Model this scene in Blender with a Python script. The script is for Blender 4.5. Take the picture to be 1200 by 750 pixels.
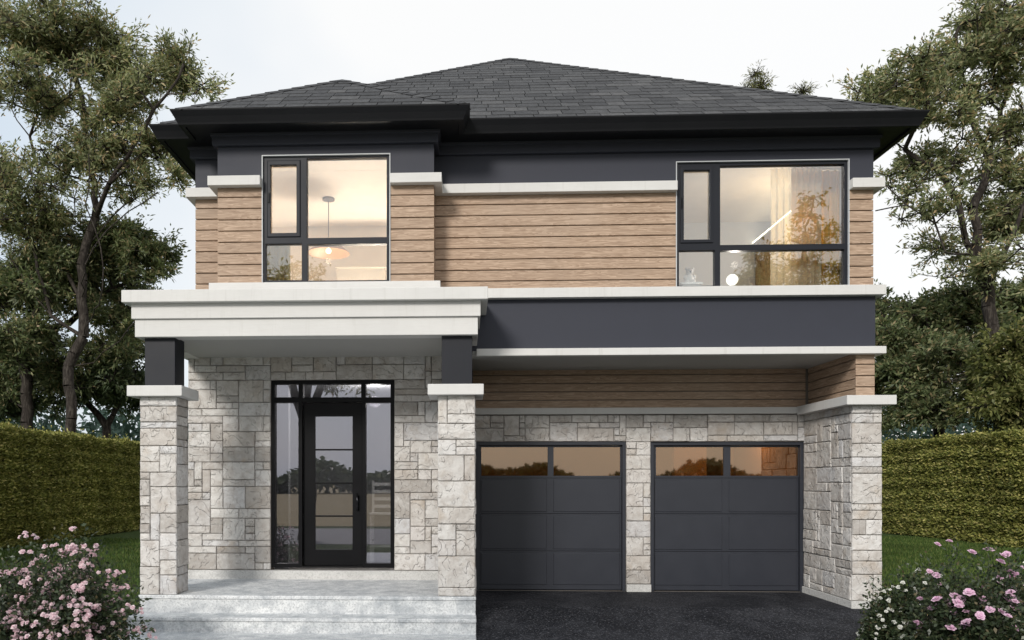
import bpy, math, random
import numpy as np
from math import radians, sin, cos, tan, pi

# ---------------------------------------------------------------- scene, camera
for o in list(bpy.data.objects): bpy.data.objects.remove(o)
S = bpy.context.scene
COL = S.collection
W0, H0 = 1200.0, 750.0
FPX, CXP, HZ, TH, EYE, CAMY = 930.0, 508.0, 566.0, math.atan(0.040), 1.76, -13.0
cd = bpy.data.cameras.new('camera'); cam = bpy.data.objects.new('camera', cd); COL.objects.link(cam)
cam.location = (0, CAMY, EYE); cam.rotation_euler = (radians(90), 0, TH)
cd.sensor_width = 36; cd.lens = FPX/W0*36; cd.shift_x = (W0/2-CXP)/W0; cd.shift_y = (HZ-H0/2)/W0
cd.clip_start = .1; cd.clip_end = 3000
S.camera = cam
S.render.resolution_x = 1024; S.render.resolution_y = 640
S.view_settings.view_transform = 'Standard'; S.view_settings.look = 'None'
S.view_settings.exposure = 0.0; S.view_settings.gamma = 1

SUN_A, SUN_B = 0.45, 0.58           # sideways and downward travel of sunlight per metre of depth
w = bpy.data.worlds.new('World'); S.world = w; w.use_nodes = True
nt = w.node_tree; nt.nodes.clear()
out = nt.nodes.new('ShaderNodeOutputWorld'); bg = nt.nodes.new('ShaderNodeBackground')
sky = nt.nodes.new('ShaderNodeTexSky'); sky.sky_type = 'NISHITA'; sky.sun_disc = False
sun_dir = np.array([-SUN_A, -1.0, SUN_B]); sun_dir /= np.linalg.norm(sun_dir)
sky.sun_elevation = math.asin(sun_dir[2]); sky.sun_rotation = math.atan2(sun_dir[0], sun_dir[1])
sky.dust_density = 3.0; sky.air_density = 1.0
tc = nt.nodes.new('ShaderNodeTexCoord')
noi = nt.nodes.new('ShaderNodeTexNoise'); noi.inputs['Scale'].default_value = 1.3; noi.inputs['Detail'].default_value = 5
noi.inputs['Roughness'].default_value = .5
rampc = nt.nodes.new('ShaderNodeValToRGB')
rampc.color_ramp.elements[0].position = .27; rampc.color_ramp.elements[0].color = (6.5, 7.6, 8.7, 1)
rampc.color_ramp.elements[1].position = .60; rampc.color_ramp.elements[1].color = (10.3, 10.25, 10.1, 1)
# the veil of cloud is whiter towards the right, as in the photograph
sep = nt.nodes.new('ShaderNodeSeparateXYZ'); ma = nt.nodes.new('ShaderNodeMath'); ma.operation = 'MULTIPLY_ADD'
ma.inputs[1].default_value = .36
mixw = nt.nodes.new('ShaderNodeMixRGB'); mixw.inputs[0].default_value = .86
L = nt.links.new
L(tc.outputs['Generated'], noi.inputs['Vector']); L(tc.outputs['Generated'], sep.inputs[0])
L(sep.outputs['X'], ma.inputs[0]); L(noi.outputs['Fac'], ma.inputs[2]); L(ma.outputs[0], rampc.inputs[0])
L(sky.outputs[0], mixw.inputs[1]); L(rampc.outputs[0], mixw.inputs[2]); L(mixw.outputs[0], bg.inputs[0])
bg.inputs[1].default_value = 0.108
L(bg.outputs[0], out.inputs[0])

sd = bpy.data.lights.new('sun', 'SUN'); sd.energy = 2.8; sd.angle = radians(13.0); sd.color = (1, .95, .88)
so = bpy.data.objects.new('sun', sd); COL.objects.link(so)
from mathutils import Vector
so.rotation_euler = Vector((sun_dir[0], sun_dir[1], sun_dir[2])).to_track_quat('Z', 'Y').to_euler()

# ---------------------------------------------------------------- helpers
def U(px, py, y):
    """the world x and z of a photograph point that lies in the vertical plane y"""
    a = (px-CXP)/FPX; Y = y-CAMY; c, s = cos(TH), sin(TH)
    x = Y*(a*c-s)/(c+a*s); zc = -x*s+Y*c
    return x, EYE+(HZ-py)/FPX*zc
def UX(px, y): return U(px, 500, y)[0]
def UZ(py, y, px=545): return U(px, py, y)[1]
def U3(px, py, y):
    x, z = U(px, py, y); return np.array([x, y, z])

RL = {}                     # world location of every root
def tag(o, label=None, cat=None, group=None, kind=None):
    if label: o['label'] = label
    if cat: o['category'] = cat
    if group: o['group'] = group
    if kind: o['kind'] = kind
    return o
def empty(name, loc, label, cat, group=None):
    o = bpy.data.objects.new(name, None); COL.objects.link(o); o.location = loc
    o.empty_display_size = .2; RL[o] = np.array(loc, float); tag(o, label, cat, group); return o

class MB:
    def __init__(s): s.v = []; s.f = []; s.n = 0
    def add(s, verts, faces):
        verts = np.asarray(verts, float).reshape(-1, 3)
        s.v.append(verts); n = s.n
        s.f.extend([tuple(i+n for i in f) for f in faces]); s.n += len(verts)
    def box(s, x0, x1, y0, y1, z0, z1):
        x0, x1 = min(x0, x1), max(x0, x1); y0, y1 = min(y0, y1), max(y0, y1); z0, z1 = min(z0, z1), max(z0, z1)
        s.add([(x0,y0,z0),(x1,y0,z0),(x1,y1,z0),(x0,y1,z0),(x0,y0,z1),(x1,y0,z1),(x1,y1,z1),(x0,y1,z1)],
              [(0,3,2,1),(4,5,6,7),(0,1,5,4),(1,2,6,5),(2,3,7,6),(3,0,4,7)])
    def slab(s, x0, x1, z0, z1, y0, y1, holes=()):
        """a wall standing across y0..y1 with rectangular openings (x0,x1,z0,z1)"""
        xs = sorted({x0, x1, *[min(max(h[i], x0), x1) for h in holes for i in (0, 1)]})
        zs = sorted({z0, z1, *[min(max(h[i], z0), z1) for h in holes for i in (2, 3)]})
        nx, nz = len(xs)-1, len(zs)-1
        solid = [[not any(h[0] < (xs[i]+xs[i+1])/2 < h[1] and h[2] < (zs[k]+zs[k+1])/2 < h[3] for h in holes)
                  for k in range(nz)] for i in range(nx)]
        idx = {}; vs = []; fs = []
        def V(i, k, b):
            if (i, k, b) not in idx: idx[(i, k, b)] = len(vs); vs.append((xs[i], y1 if b else y0, zs[k]))
            return idx[(i, k, b)]
        g = lambda i, k: 0 <= i < nx and 0 <= k < nz and solid[i][k]
        for i in range(nx):
            for k in range(nz):
                if not solid[i][k]: continue
                fs.append((V(i,k,0), V(i+1,k,0), V(i+1,k+1,0), V(i,k+1,0)))
                fs.append((V(i,k,1), V(i,k+1,1), V(i+1,k+1,1), V(i+1,k,1)))
                if not g(i-1,k): fs.append((V(i,k,0), V(i,k+1,0), V(i,k+1,1), V(i,k,1)))
                if not g(i+1,k): fs.append((V(i+1,k,0), V(i+1,k,1), V(i+1,k+1,1), V(i+1,k+1,0)))
                if not g(i,k-1): fs.append((V(i,k,0), V(i,k,1), V(i+1,k,1), V(i+1,k,0)))
                if not g(i,k+1): fs.append((V(i,k+1,0), V(i+1,k+1,0), V(i+1,k+1,1), V(i,k+1,1)))
        s.add(vs, fs)
    def sweep(s, path, prof):
        """profile (outward, z) swept along a plan path; outward is to the right of travel"""
        P = [np.array(p, float) for p in path]; n = len(P); m = []
        for i in range(n):
            ns = []
            if i > 0: d = P[i]-P[i-1]; d /= np.linalg.norm(d); ns.append(np.array([d[1], -d[0]]))
            if i < n-1: d = P[i+1]-P[i]; d /= np.linalg.norm(d); ns.append(np.array([d[1], -d[0]]))
            if len(ns) == 1: m.append(ns[0])
            else: q = ns[0]+ns[1]; m.append(q*(2/np.dot(q, q)))
        vs = []; k = len(prof)
        for i in range(n):
            for (o, z) in prof: q = P[i]+m[i]*o; vs.append((q[0], q[1], z))
        fs = []
        for i in range(n-1):
            for j in range(k):
                a, b = i*k+j, i*k+(j+1) % k
                fs.append((a, b, b+k, a+k))
        fs.append(tuple(range(k-1, -1, -1))); fs.append(tuple((n-1)*k+j for j in range(k)))
        s.add(vs, fs)
    def cyl(s, a, b, r0, r1=None, n=12, caps=True):
        r1 = r0 if r1 is None else r1
        a = np.array(a, float); b = np.array(b, float); d = b-a; d /= np.linalg.norm(d)
        t = np.array([1, 0, 0]) if abs(d[0]) < .8 else np.array([0, 1, 0])
        e = np.cross(d, t); e /= np.linalg.norm(e); g = np.cross(d, e)
        vs = [a+r0*(cos(2*pi*i/n)*e+sin(2*pi*i/n)*g) for i in range(n)]+[b+r1*(cos(2*pi*i/n)*e+sin(2*pi*i/n)*g) for i in range(n)]
        fs = [(i, (i+1) % n, n+(i+1) % n, n+i) for i in range(n)]
        if caps: fs += [tuple(range(n-1, -1, -1)), tuple(range(n, 2*n))]
        s.add(vs, fs)
    def lathe(s, c, prof, n=20):
        vs = []; fs = []; k = len(prof)
        for i in range(n):
            a = 2*pi*i/n
            for (r, z) in prof: vs.append((c[0]+r*cos(a), c[1]+r*sin(a), c[2]+z))
        for i in range(n):
            for j in range(k-1):
                a, b = i*k+j, ((i+1) % n)*k+j
                fs.append((a, b, b+1, a+1))
        s.add(vs, fs)
    def build(s, name, mat, parent=None, smooth=False, bevel=0, label=None, kind=None):
        me = bpy.data.meshes.new(name)
        V = np.concatenate(s.v) if s.v else np.zeros((0, 3))
        if parent is not None: V = V-RL[parent]
        me.from_pydata(V.tolist(), [], s.f); me.update()
        me.materials.append(mat)
        if smooth: me.polygons.foreach_set('use_smooth', [True]*len(me.polygons))
        o = bpy.data.objects.new(name, me); COL.objects.link(o)
        if parent is not None: o.parent = parent; RL[o] = RL[parent]
        else: RL[o] = np.zeros(3)
        if bevel:
            b = o.modifiers.new('bevel', 'BEVEL'); b.width = bevel; b.segments = 2; b.limit_method = 'ANGLE'; b.angle_limit = radians(40)
        tag(o, label=label, kind=kind)
        return o

def quads_mesh(name, V, mat, parent=None, per=4, kind=None):
    """fast mesh from an array of separate polygons with `per` corners each"""
    V = np.asarray(V, float).reshape(-1, 3)
    if parent is not None: V = V-RL[parent]
    n = len(V); me = bpy.data.meshes.new(name)
    me.vertices.add(n); me.vertices.foreach_set('co', V.astype(np.float32).ravel())
    me.loops.add(n); me.loops.foreach_set('vertex_index', np.arange(n, dtype=np.int32))
    m = n//per; me.polygons.add(m)
    me.polygons.foreach_set('loop_start', np.arange(0, n, per, dtype=np.int32))
    me.update(calc_edges=True); me.materials.append(mat)
    o = bpy.data.objects.new(name, me); COL.objects.link(o)
    if parent is not None: o.parent = parent; RL[o] = RL[parent]
    else: RL[o] = np.zeros(3)
    tag(o, kind=kind); return o

# ---------------------------------------------------------------- materials
class N:
    """small node-graph writer"""
    def __init__(s, name):
        s.m = bpy.data.materials.new(name); s.m.use_nodes = True; s.t = s.m.node_tree; s.t.nodes.clear()
        s.out = s.t.nodes.new('ShaderNodeOutputMaterial')
    def n(s, typ, **kw):
        nd = s.t.nodes.new('ShaderNode'+typ)
        for k, v in kw.items():
            if hasattr(nd, k) and k not in ('Scale',): setattr(nd, k, v)
            else: nd.inputs[k.replace('_', ' ')].default_value = v
        return nd
    def l(s, a, b): s.t.links.new(a, b)
    def coords(s, kind='Object', scale=(1,1,1), loc=None):
        t = s.n('TexCoord'); mp = s.n('Mapping'); mp.inputs['Scale'].default_value = scale
        s.l(t.outputs[kind], mp.inputs['Vector'])
        if loc is not None: s.l(loc, mp.inputs['Location'])
        return mp.outputs[0]
    def noise(s, vec, scale, detail=4, rough=.5, dist=0):
        q = s.n('TexNoise'); q.inputs['Scale'].default_value = scale; q.inputs['Detail'].default_value = detail
        q.inputs['Roughness'].default_value = rough; q.inputs['Distortion'].default_value = dist
        s.l(vec, q.inputs['Vector']); return q.outputs['Fac']
    def ramp(s, fac, stops, interp='LINEAR'):
        r = s.n('ValToRGB'); cr = r.color_ramp; cr.interpolation = interp
        while len(cr.elements) < len(stops): cr.elements.new(.5)
        for e, (p, c) in zip(cr.elements, stops):
            e.position = p; e.color = (*c, 1) if not np.isscalar(c) else (c, c, c, 1)
        s.l(fac, r.inputs[0]); return r.outputs[0]
    def mix(s, a, b, fac, mode='MIX'):
        m = s.n('MixRGB'); m.blend_type = mode
        for i, q in ((0, fac), (1, a), (2, b)):
            if isinstance(q, (int, float)): m.inputs[i].default_value = q if i == 0 else (q, q, q, 1)
            elif isinstance(q, tuple): m.inputs[i].default_value = (*q, 1)
            else: s.l(q, m.inputs[i])
        return m.outputs[0]
    def math(s, op, a, b=None, c=None):
        m = s.n('Math'); m.operation = op
        for i, q in enumerate((a, b, c)):
            if q is None: continue
            if isinstance(q, (int, float)): m.inputs[i].default_value = q
            else: s.l(q, m.inputs[i])
        return m.outputs[0]
    def island(s):
        g = s.n('NewGeometry'); return g.outputs['Random Per Island']
    def bump(s, h, strength=.3, dist=.01, prev=None):
        b = s.n('Bump'); b.inputs['Strength'].default_value = strength; b.inputs['Distance'].default_value = dist
        s.l(h, b.inputs['Height'])
        if prev is not None: s.l(prev, b.inputs['Normal'])
        return b.outputs[0]
    def pbr(s, col, rough=.6, normal=None, metal=0, spec=.5):
        p = s.n('BsdfPrincipled')
        if isinstance(col, tuple): p.inputs['Base Color'].default_value = (*col, 1)
        else: s.l(col, p.inputs['Base Color'])
        if isinstance(rough, (int, float)): p.inputs['Roughness'].default_value = rough
        else: s.l(rough, p.inputs['Roughness'])
        p.inputs['Metallic'].default_value = metal; p.inputs['Specular IOR Level'].default_value = spec
        if normal is not None: s.l(normal, p.inputs['Normal'])
        s.l(p.outputs[0], s.out.inputs[0]); s.p = p; return s.m

def m_paint(name, col, rough=.5, var=.12, spec=.4):
    n = N(name); v = n.coords(); f = n.noise(v, 3.5, 6, .6)
    c = n.mix(tuple(x*(1-var) for x in col), tuple(min(1, x*(1+var)) for x in col), f)
    f2 = n.noise(v, 160, 3)
    return n.pbr(c, n.math('MULTIPLY_ADD', f, .18, rough-.09), n.bump(f2, .12, .002), spec=spec)
def m_trim():
    n = N('stucco_trim'); v = n.coords(); vs = n.coords(scale=(2, 2, 40))
    f = n.noise(v, 2.0, 6, .65); f1 = n.noise(vs, 2.5, 5, .6)
    c = n.mix((.56, .555, .545), (.68, .675, .66), f)
    c = n.mix(c, (.50, .49, .47), n.ramp(f1, [(.5, 0.), (.8, .35)]))
    st = n.noise(n.coords(scale=(9, 9, .6)), 2.0, 5, .6)
    c = n.mix(c, (.42, .41, .38), n.ramp(st, [(.56, 0.), (.8, .35)]))
    b = n.bump(n.noise(v, 120, 4), .25, .002); b = n.bump(f1, .2, .003, b)
    return n.pbr(c, .8, b, spec=.25)
def m_stone():
    n = N('cut_stone'); isl = n.island()
    cv = n.n('CombineXYZ'); n.l(n.math('MULTIPLY', isl, 37.), cv.inputs[0]); n.l(n.math('MULTIPLY', isl, 91.), cv.inputs[1]); n.l(n.math('MULTIPLY', isl, 53.), cv.inputs[2])
    v = n.coords(loc=cv.outputs[0])
    n1 = n.noise(v, 2.6, 3.5, .55, .35)
    # cleft layers: the noise is cut in terraces; every step edge is a split in the face
    t = n.math('MULTIPLY', n1, 8.0); fl = n.math('FLOOR', t); fr = n.math('SUBTRACT', t, fl)
    step = n.math('ADD', fl, n.n('ClampX') if False else n.ramp(fr, [(.0, 0.), (.10, 1.)]))
    edge = n.ramp(fr, [(.0, 1.), (.05, .8), (.13, 0.)])
    tone = n.ramp(isl, [(0, (.41, .385, .36)), (.2, (.55, .525, .50)), (.45, (.65, .63, .605)), (.62, (.50, .46, .42)), (.72, (.56, .555, .56)), (.85, (.68, .66, .64)), (1, (.60, .57, .545))])
    n2 = n.noise(v, 7, 8, .65); n3 = n.noise(v, 45, 5, .6)
    c = n.mix(tone, (.33, .285, .25), n.ramp(n2, [(.47, 0.), (.68, .55)]))
    c = n.mix(c, (.74, .725, .705), n.ramp(n2, [(.25, .6), (.45, 0.)]))
    stain = n.noise(v, 2.2, 4, .6)
    c = n.mix(c, (.42, .33, .24), n.ramp(stain, [(.58, 0.), (.72, .45)]))
    patchy = n.noise(v, 1.9, 2, .5)
    ew = n.math('MULTIPLY', edge, n.ramp(patchy, [(.49, .0), (.62, .26)]))
    c = n.mix(c, (.17, .14, .12), ew)
    c = n.mix(c, n.mix(c, .7, .5, 'MULTIPLY'), n.ramp(n3, [(.4, .0), (.7, .5)]))
    b = n.bump(step, .9, .014); b = n.bump(n2, .9, .030, b); b = n.bump(n3, .6, .005, b)
    return n.pbr(c, .85, b, spec=.2)
def m_wood(name='cedar_siding', a=(.30, .20, .135), b_=(.57, .425, .315)):
    n = N(name); isl = n.island()
    t = n.n('TexCoord'); sp = n.n('SeparateXYZ'); n.l(t.outputs['Object'], sp.inputs[0])
    u = n.math('ADD', sp.outputs[0], sp.outputs[1]); cb = n.n('CombineXYZ')
    n.l(n.math('ADD', n.math('MULTIPLY', u, .9), n.math('MULTIPLY', isl, 57.)), cb.inputs[0]); n.l(n.math('MULTIPLY', sp.outputs[2], 11.), cb.inputs[1]); n.l(n.math('MULTIPLY', isl, 31.), cb.inputs[2])
    g = n.noise(cb.outputs[0], 1.6, 3, .5, .5)
    rings = n.math('FRACT', n.math('MULTIPLY', g, 9.))
    rr = n.ramp(rings, [(0, 0.), (.7, .75), (.93, 1.), (1, 0.)])
    cb2 = n.n('CombineXYZ'); n.l(n.math('MULTIPLY', u, 3.), cb2.inputs[0]); n.l(n.math('MULTIPLY', sp.outputs[2], 160.), cb2.inputs[1]); n.l(isl, cb2.inputs[2])
    fine = n.noise(cb2.outputs[0], 1.0, 5, .6)
    c = n.mix(b_, a, n.math('MULTIPLY', rr, .85))
    c = n.mix(c, tuple(x*.72 for x in a), n.ramp(fine, [(.42, 0.), (.68, .8)]))
    c = n.mix(c, n.ramp(isl, [(0, .80), (.5, 1.), (1, .9)]), 1., 'MULTIPLY')
    bl = n.noise(n.coords(), 1.2, 3); c = n.mix(c, (.42, .33, .26), n.ramp(bl, [(.45, 0.), (.75, .35)]))
    b = n.bump(fine, .35, .002); b = n.bump(rr, .15, .002, b)
    return n.pbr(c, .62, b, spec=.3)
def m_shingle():
    n = N('asphalt_shingle'); isl = n.island(); v = n.coords()
    c = n.ramp(isl, [(0, (.045, .046, .049)), (.3, (.054, .055, .058)), (.6, (.061, .062, .065)), (.85, (.071, .072, .075)), (1, (.085, .085, .087))])
    g = n.noise(v, 220, 3, .7); g2 = n.noise(v, 12, 6, .7)
    c = n.mix(c, n.ramp(g, [(.3, .25), (.7, 1.9)]), 1., 'MULTIPLY')
    c = n.mix(c, n.ramp(g2, [(.3, .7), (.7, 1.25)]), 1., 'MULTIPLY')
    return n.pbr(c, .92, n.bump(g, .6, .004), spec=.2)
def m_concrete(name, base=(.50, .51, .52), lo=(.36, .375, .39), scale=2.5):
    n = N(name); v = n.coords(); f = n.noise(v, scale, 8, .68, .3); f2 = n.noise(v, 38, 6, .7); f3 = n.noise(v, 260, 2, .6)
    vs = n.coords(scale=(1, 6, 3)); f4 = n.noise(vs, 3.2, 6, .65)
    c = n.mix(lo, base, n.ramp(f, [(.35, 0.), (.62, 1.)]))
    c = n.mix(c, tuple(x*.66 for x in lo), n.ramp(f2, [(.47, 0.), (.66, .75)]))
    c = n.mix(c, tuple(x*1.25 for x in base), n.ramp(f4, [(.52, 0.), (.75, .5)]))
    c = n.mix(c, n.ramp(f3, [(.3, .70), (.7, 1.2)]), 1., 'MULTIPLY')
    return n.pbr(c, n.math('MULTIPLY_ADD', f, .3, .5), n.bump(f2, .3, .004), spec=.35)
def m_asphalt():
    n = N('asphalt'); v = n.coords(); g = n.noise(v, 34, 5, .85); f = n.noise(v, .9, 5, .6, .6); f2 = n.noise(v, 9, 6, .7)
    vor = n.n('TexVoronoi'); vor.inputs['Scale'].default_value = 85; n.l(v, vor.inputs['Vector'])
    c = n.ramp(f, [(.35, (.009, .010, .013)), (.5, (.014, .015, .019)), (.57, (.026, .027, .032)), (.7, (.015, .016, .020))])
    c = n.mix(c, n.ramp(f2, [(.3, .65), (.7, 1.4)]), 1., 'MULTIPLY')
    c = n.mix(c, (.15, .15, .165), n.ramp(g, [(.54, 0.), (.63, .8)]))
    c = n.mix(c, (.004, .004, .005), n.ramp(g, [(.30, .8), (.42, .0)]))
    b = n.bump(vor.outputs['Distance'], .8, .006); b = n.bump(g, .7, .006, b)
    return n.pbr(c, n.ramp(f, [(.35, .62), (.55, .85)]), b, spec=.18)
def m_leaf(name, stops, trans=.3, rough=.5, spec=.3):
    n = N(name); isl = n.island(); c = n.ramp(isl, stops)
    v = n.coords(); big = n.noise(v, .7, 3); c = n.mix(c, n.ramp(big, [(.3, .75), (.7, 1.25)]), 1., 'MULTIPLY')
    p = n.n('BsdfPrincipled'); n.l(c, p.inputs['Base Color']); p.inputs['Roughness'].default_value = rough
    p.inputs['Specular IOR Level'].default_value = spec
    t = n.n('BsdfTranslucent'); n.l(n.mix(c, (.9, 1., .45), .4, 'MULTIPLY'), t.inputs['Color'])
    m = n.n('MixShader'); m.inputs[0].default_value = trans
    n.l(p.outputs[0], m.inputs[1]); n.l(t.outputs[0], m.inputs[2]); n.l(m.outputs[0], n.out.inputs[0]); return n.m
def m_bark():
    n = N('bark'); v = n.coords(scale=(1, 1, .25)); f = n.noise(v, 14, 7, .7, .5)
    c = n.ramp(f, [(.3, (.014, .011, .010)), (.5, (.036, .030, .026)), (.7, (.10, .088, .075))])
    return n.pbr(c, .9, n.bump(f, .8, .03), spec=.15)
def m_glass(name, refl=.16, tint=(.93, .95, .95), gl=(1, 1, 1), rough=0., wav=.0):
    n = N(name); t = n.n('BsdfTransparent'); t.inputs[0].default_value = (*tint, 1)
    g = n.n('BsdfGlossy'); g.inputs[0].default_value = (*gl, 1); g.inputs['Roughness'].default_value = rough
    fr = n.n('Fresnel'); fr.inputs[0].default_value = 1.5
    fac = n.math('MINIMUM', n.math('MULTIPLY_ADD', fr.outputs[0], 1.2, refl), 1.0)
    if wav:
        b = n.bump(n.noise(n.coords(), 1.6, 2), wav, .01); n.l(b, g.inputs['Normal'])
    m = n.n('MixShader'); n.l(fac, m.inputs[0]); n.l(t.outputs[0], m.inputs[1]); n.l(g.outputs[0], m.inputs[2])
    n.l(m.outputs[0], n.out.inputs[0]); return n.m
def m_emit(name, col, st):
    n = N(name); e = n.n('Emission'); e.inputs[0].default_value = (*col, 1); e.inputs[1].default_value = st
    n.l(e.outputs[0], n.out.inputs[0]); return n.m
def m_plain(name, col, rough=.7, metal=0): 
    n = N(name); v = n.coords(); f = n.noise(v, 5, 4)
    return n.pbr(n.mix(tuple(x*.9 for x in col), tuple(min(1, x*1.08) for x in col), f), rough, metal=metal)

DARK = m_paint('charcoal_paint', (.034, .037, .051), .60, spec=.3)
DOORG = m_paint('charcoal_steel', (.031, .034, .044), .36, .10)
POSTM = m_paint('dark_post_paint', (.008, .0095, .015), .5, spec=.3)
SOFF = m_paint('black_metal', (.0065, .007, .009), .5, spec=.25)
FRAME = m_paint('black_frame', (.012, .014, .020), .5, spec=.25)
BLACK = m_paint('black_gloss', (.003, .003, .004), .4, spec=.15)
TRIM = m_trim(); STONE = m_stone(); WOOD = m_wood(); SHING = m_shingle()
MORTAR = m_paint('mortar', (.20, .18, .16), .9)
CONC = m_concrete('step_concrete', (.76, .77, .77), (.42, .445, .47), 4.5); CONC2 = m_concrete('base_concrete', (.62, .615, .60), (.52, .515, .50), 1.2)
ASPH = m_asphalt(); BARK = m_bark()
PSOF = m_paint('porch_soffit', (.44, .435, .42), .8, .04)
CHAN = m_paint('aluminium_channel', (.50, .52, .54), .4, .05)
CREAM = m_plain('cream_plaster', (.78, .70, .60)); GREYW = m_plain('grey_plaster', (.50, .51, .55)); BEIGE = m_plain('beige_plaster', (.70, .64, .58))
FLOORW = m_wood('oak_floor', (.25, .17, .11), (.36, .26, .18))
GLASS = m_glass('window_glass', .10); DGLASS = m_glass('door_glass', .15, (.75, .76, .78), (.93, .90, .98))
GGLASS = m_glass('bronze_glass', .26, (.80, .66, .48), (.62, .50, .38), .02)
WHITE = m_plain('white_paint', (.75, .75, .74), .5)

# ---------------------------------------------------------------- key planes and lines of the house
YG, YE, YM, YB, YP = 0.0, -0.60, -1.57, -2.00, -2.43      # garage wall, entry wall, upper wall, bay, porch front
XL, XR = UX(229, YM), UX(1023.5, YM)
BL, BR = UX(255, YB), UX(508.5, YB)
YBACK = 9.5
Z_EAVE = UZ(133.5, YM-.5, 800)          # top of gutter
Z_SOF = Z_EAVE-.155
Z_CAPT, Z_CAPB = UZ(214.5, YM-.1, 600), UZ(225.5, YM-.1, 600)
Z_SILT, Z_SILB = UZ(335.5, YM-.12, 800), UZ(347, YM-.12, 800)
Z_LBT, Z_LBB = UZ(407, YM-.12, 800), UZ(415.5, YM-.12, 800)
Z_GS = Z_LBB+.03                      # recess soffit over the garage
Z_F2 = 3.80
Z_C2 = 6.36
PF = UZ(698, YP, 350)                 # porch floor
print('planes', XL, XR, BL, BR, 'eave', Z_EAVE, 'cap', Z_CAPT, 'sill', Z_SILT, 'lb', Z_LBB, 'porch', PF)

house = empty('house', ((XL+XR)/2, 3.0, 0), 'two storey house of pale stone, tan boards and charcoal paint with two garage doors', 'house')

# windows (px,py boxes in the photograph: outer frame, panes)
def PR(r, y):
    x0 = UX(r[0], y); x1 = UX(r[2], y); cx = (r[0]+r[2])/2
    return (x0, x1, U(cx, r[3], y)[1], U(cx, r[1], y)[1])
W1o = PR((307, 181, 457.5, 330), YB); W1g = [PR(r, YB+.05) for r in ((360.3,186,453.3,279),(312,286.5,354,329),(360.8,286.5,453.3,329))]
W1s = PR((313, 188, 353, 279), YB+.03); W1sg = PR((317.3, 194, 347.7, 273.5), YB+.03)
W2o = PR((792, 188, 995, 336), YM); W2g = [PR(r, YM+.05) for r in ((843.2,194,988.3,287),(795,294,837,335.5),(843.2,293.5,988.3,335.5))]
W2s = PR((796, 194, 836, 286), YM+.03); W2sg = PR((801, 200, 831.2, 281.2), YM+.03)

def window(outer, glasses, sash, sashg, y, glass, label):
    x0, x1, z0, z1 = outer
    holes = list(glasses)+[(sash[0]+.01, sash[1]-.01, sash[2]+.01, sash[3]-.01)]
    f = MB(); f.slab(x0+.012, x1-.012, z0, z1-.012, y+.02, y+.12, holes)
    wn = f.build('window', FRAME, house, bevel=.006, label=label)
    t = MB(); t.slab(x0, x1, z0, z1, y-.015, y+.10, [(x0+.012, x1-.012, z0-.01, z1-.012)]); t.build('trim_channel', CHAN, wn)
    s = MB(); s.slab(sash[0]+.012, sash[1]-.012, sash[2]+.012, sash[3]-.012, y+.005, y+.08, [sashg]); s.build('sash', FRAME, wn, bevel=.006)
    for gl in list(glasses)+[sashg]:
        g = MB(); g.box(gl[0]-.005, gl[1]+.005, y+.062, y+.068, gl[2]-.005, gl[3]+.005); g.build('pane', glass, wn)
    h = MB(); hz = sash[2]+(sash[3]-sash[2])*.45; h.box(sash[0]+.02, sash[0]+.035, y-.012, y+.004, hz, hz+.14); h.build('handle', BLACK, wn)
    return wn
window(W1o, W1g, W1s, W1sg, YB, GLASS, 'window over the porch with a pendant lamp behind it')
window(W2o, W2g, W2s, W2sg, YM, GLASS, 'wide window over the garage with gold curtains behind it')

# upper walls (structure of the wall behind boards and panels)
m = MB()
ZPB = UZ(393.5, YP-.04, 350)+.06
m.slab(XL+.02, XR-.02, ZPB, Z_SOF+.1, YM+.03, YM+.2, [(BL+.25, BR-.25, Z_F2-.05, Z_C2+.1), W2o])
m.slab(BL+.02, BR-.02, ZPB, Z_SOF+.1, YB+.03, YB+.2, [W1o])
m.box(BL+.02, BL+.2, YB+.2, YM+.03, ZPB, Z_SOF+.1); m.box(BR-.2, BR-.02, YB+.2, YM+.03, ZPB, Z_SOF+.1)
m.box(XL+.02, XL+.2, YM+.2, YBACK, ZPB, Z_SOF+.1); m.box(XR-.2, XR-.02, YM+.2, YBACK, Z_GS+.06, Z_SOF+.1)
m.box(XL+.2, XR-.2, YBACK-.2, YBACK, 0, Z_SOF+.1)
m.build('wall', MORTAR, house)
# floors, ceilings and partitions
m = MB(); m.box(XL+.2, XR-.2, YM+.2, YBACK-.2, ZPB, Z_F2); m.box(BL+.2, BR-.2, YB+.2, YM+.2, ZPB, Z_F2+.002); m.build('floor', FLOORW, house)
m = MB(); m.box(XL+.2, .55, YM+.2, 1.25, Z_C2, Z_C2+.1); m.box(BL+.2, BR-.2, YB+.2, YM+.2, Z_C2+.002, Z_C2+.1)
m.box(XL+.2, .55, 1.15, 1.25, Z_F2, Z_C2); m.box(.45, .55, YM+.2, 1.15, Z_F2, Z_C2); m.box(XL+.2, XL+.25, YM+.2, 1.15, Z_F2, Z_C2)
m.box(.30,.45,YM+.2,YM+.3,Z_F2,Z_C2)
m.build('room_lining', CREAM, house)
m = MB(); m.box(.55, XR-.2, YM+.2, 1.3, Z_C2, Z_C2+.1); m.build('room_ceiling', BEIGE, house)
m = MB(); m.box(.55, XR-.25, 1.2, 1.3, Z_F2, Z_C2); m.box(.551, .60, YM+.2, 1.2, Z_F2, Z_C2); m.box(XR-.25, XR-.2, YM+.2, 1.3, Z_F2, Z_C2); m.build('room_lining', GREYW, house)

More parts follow.
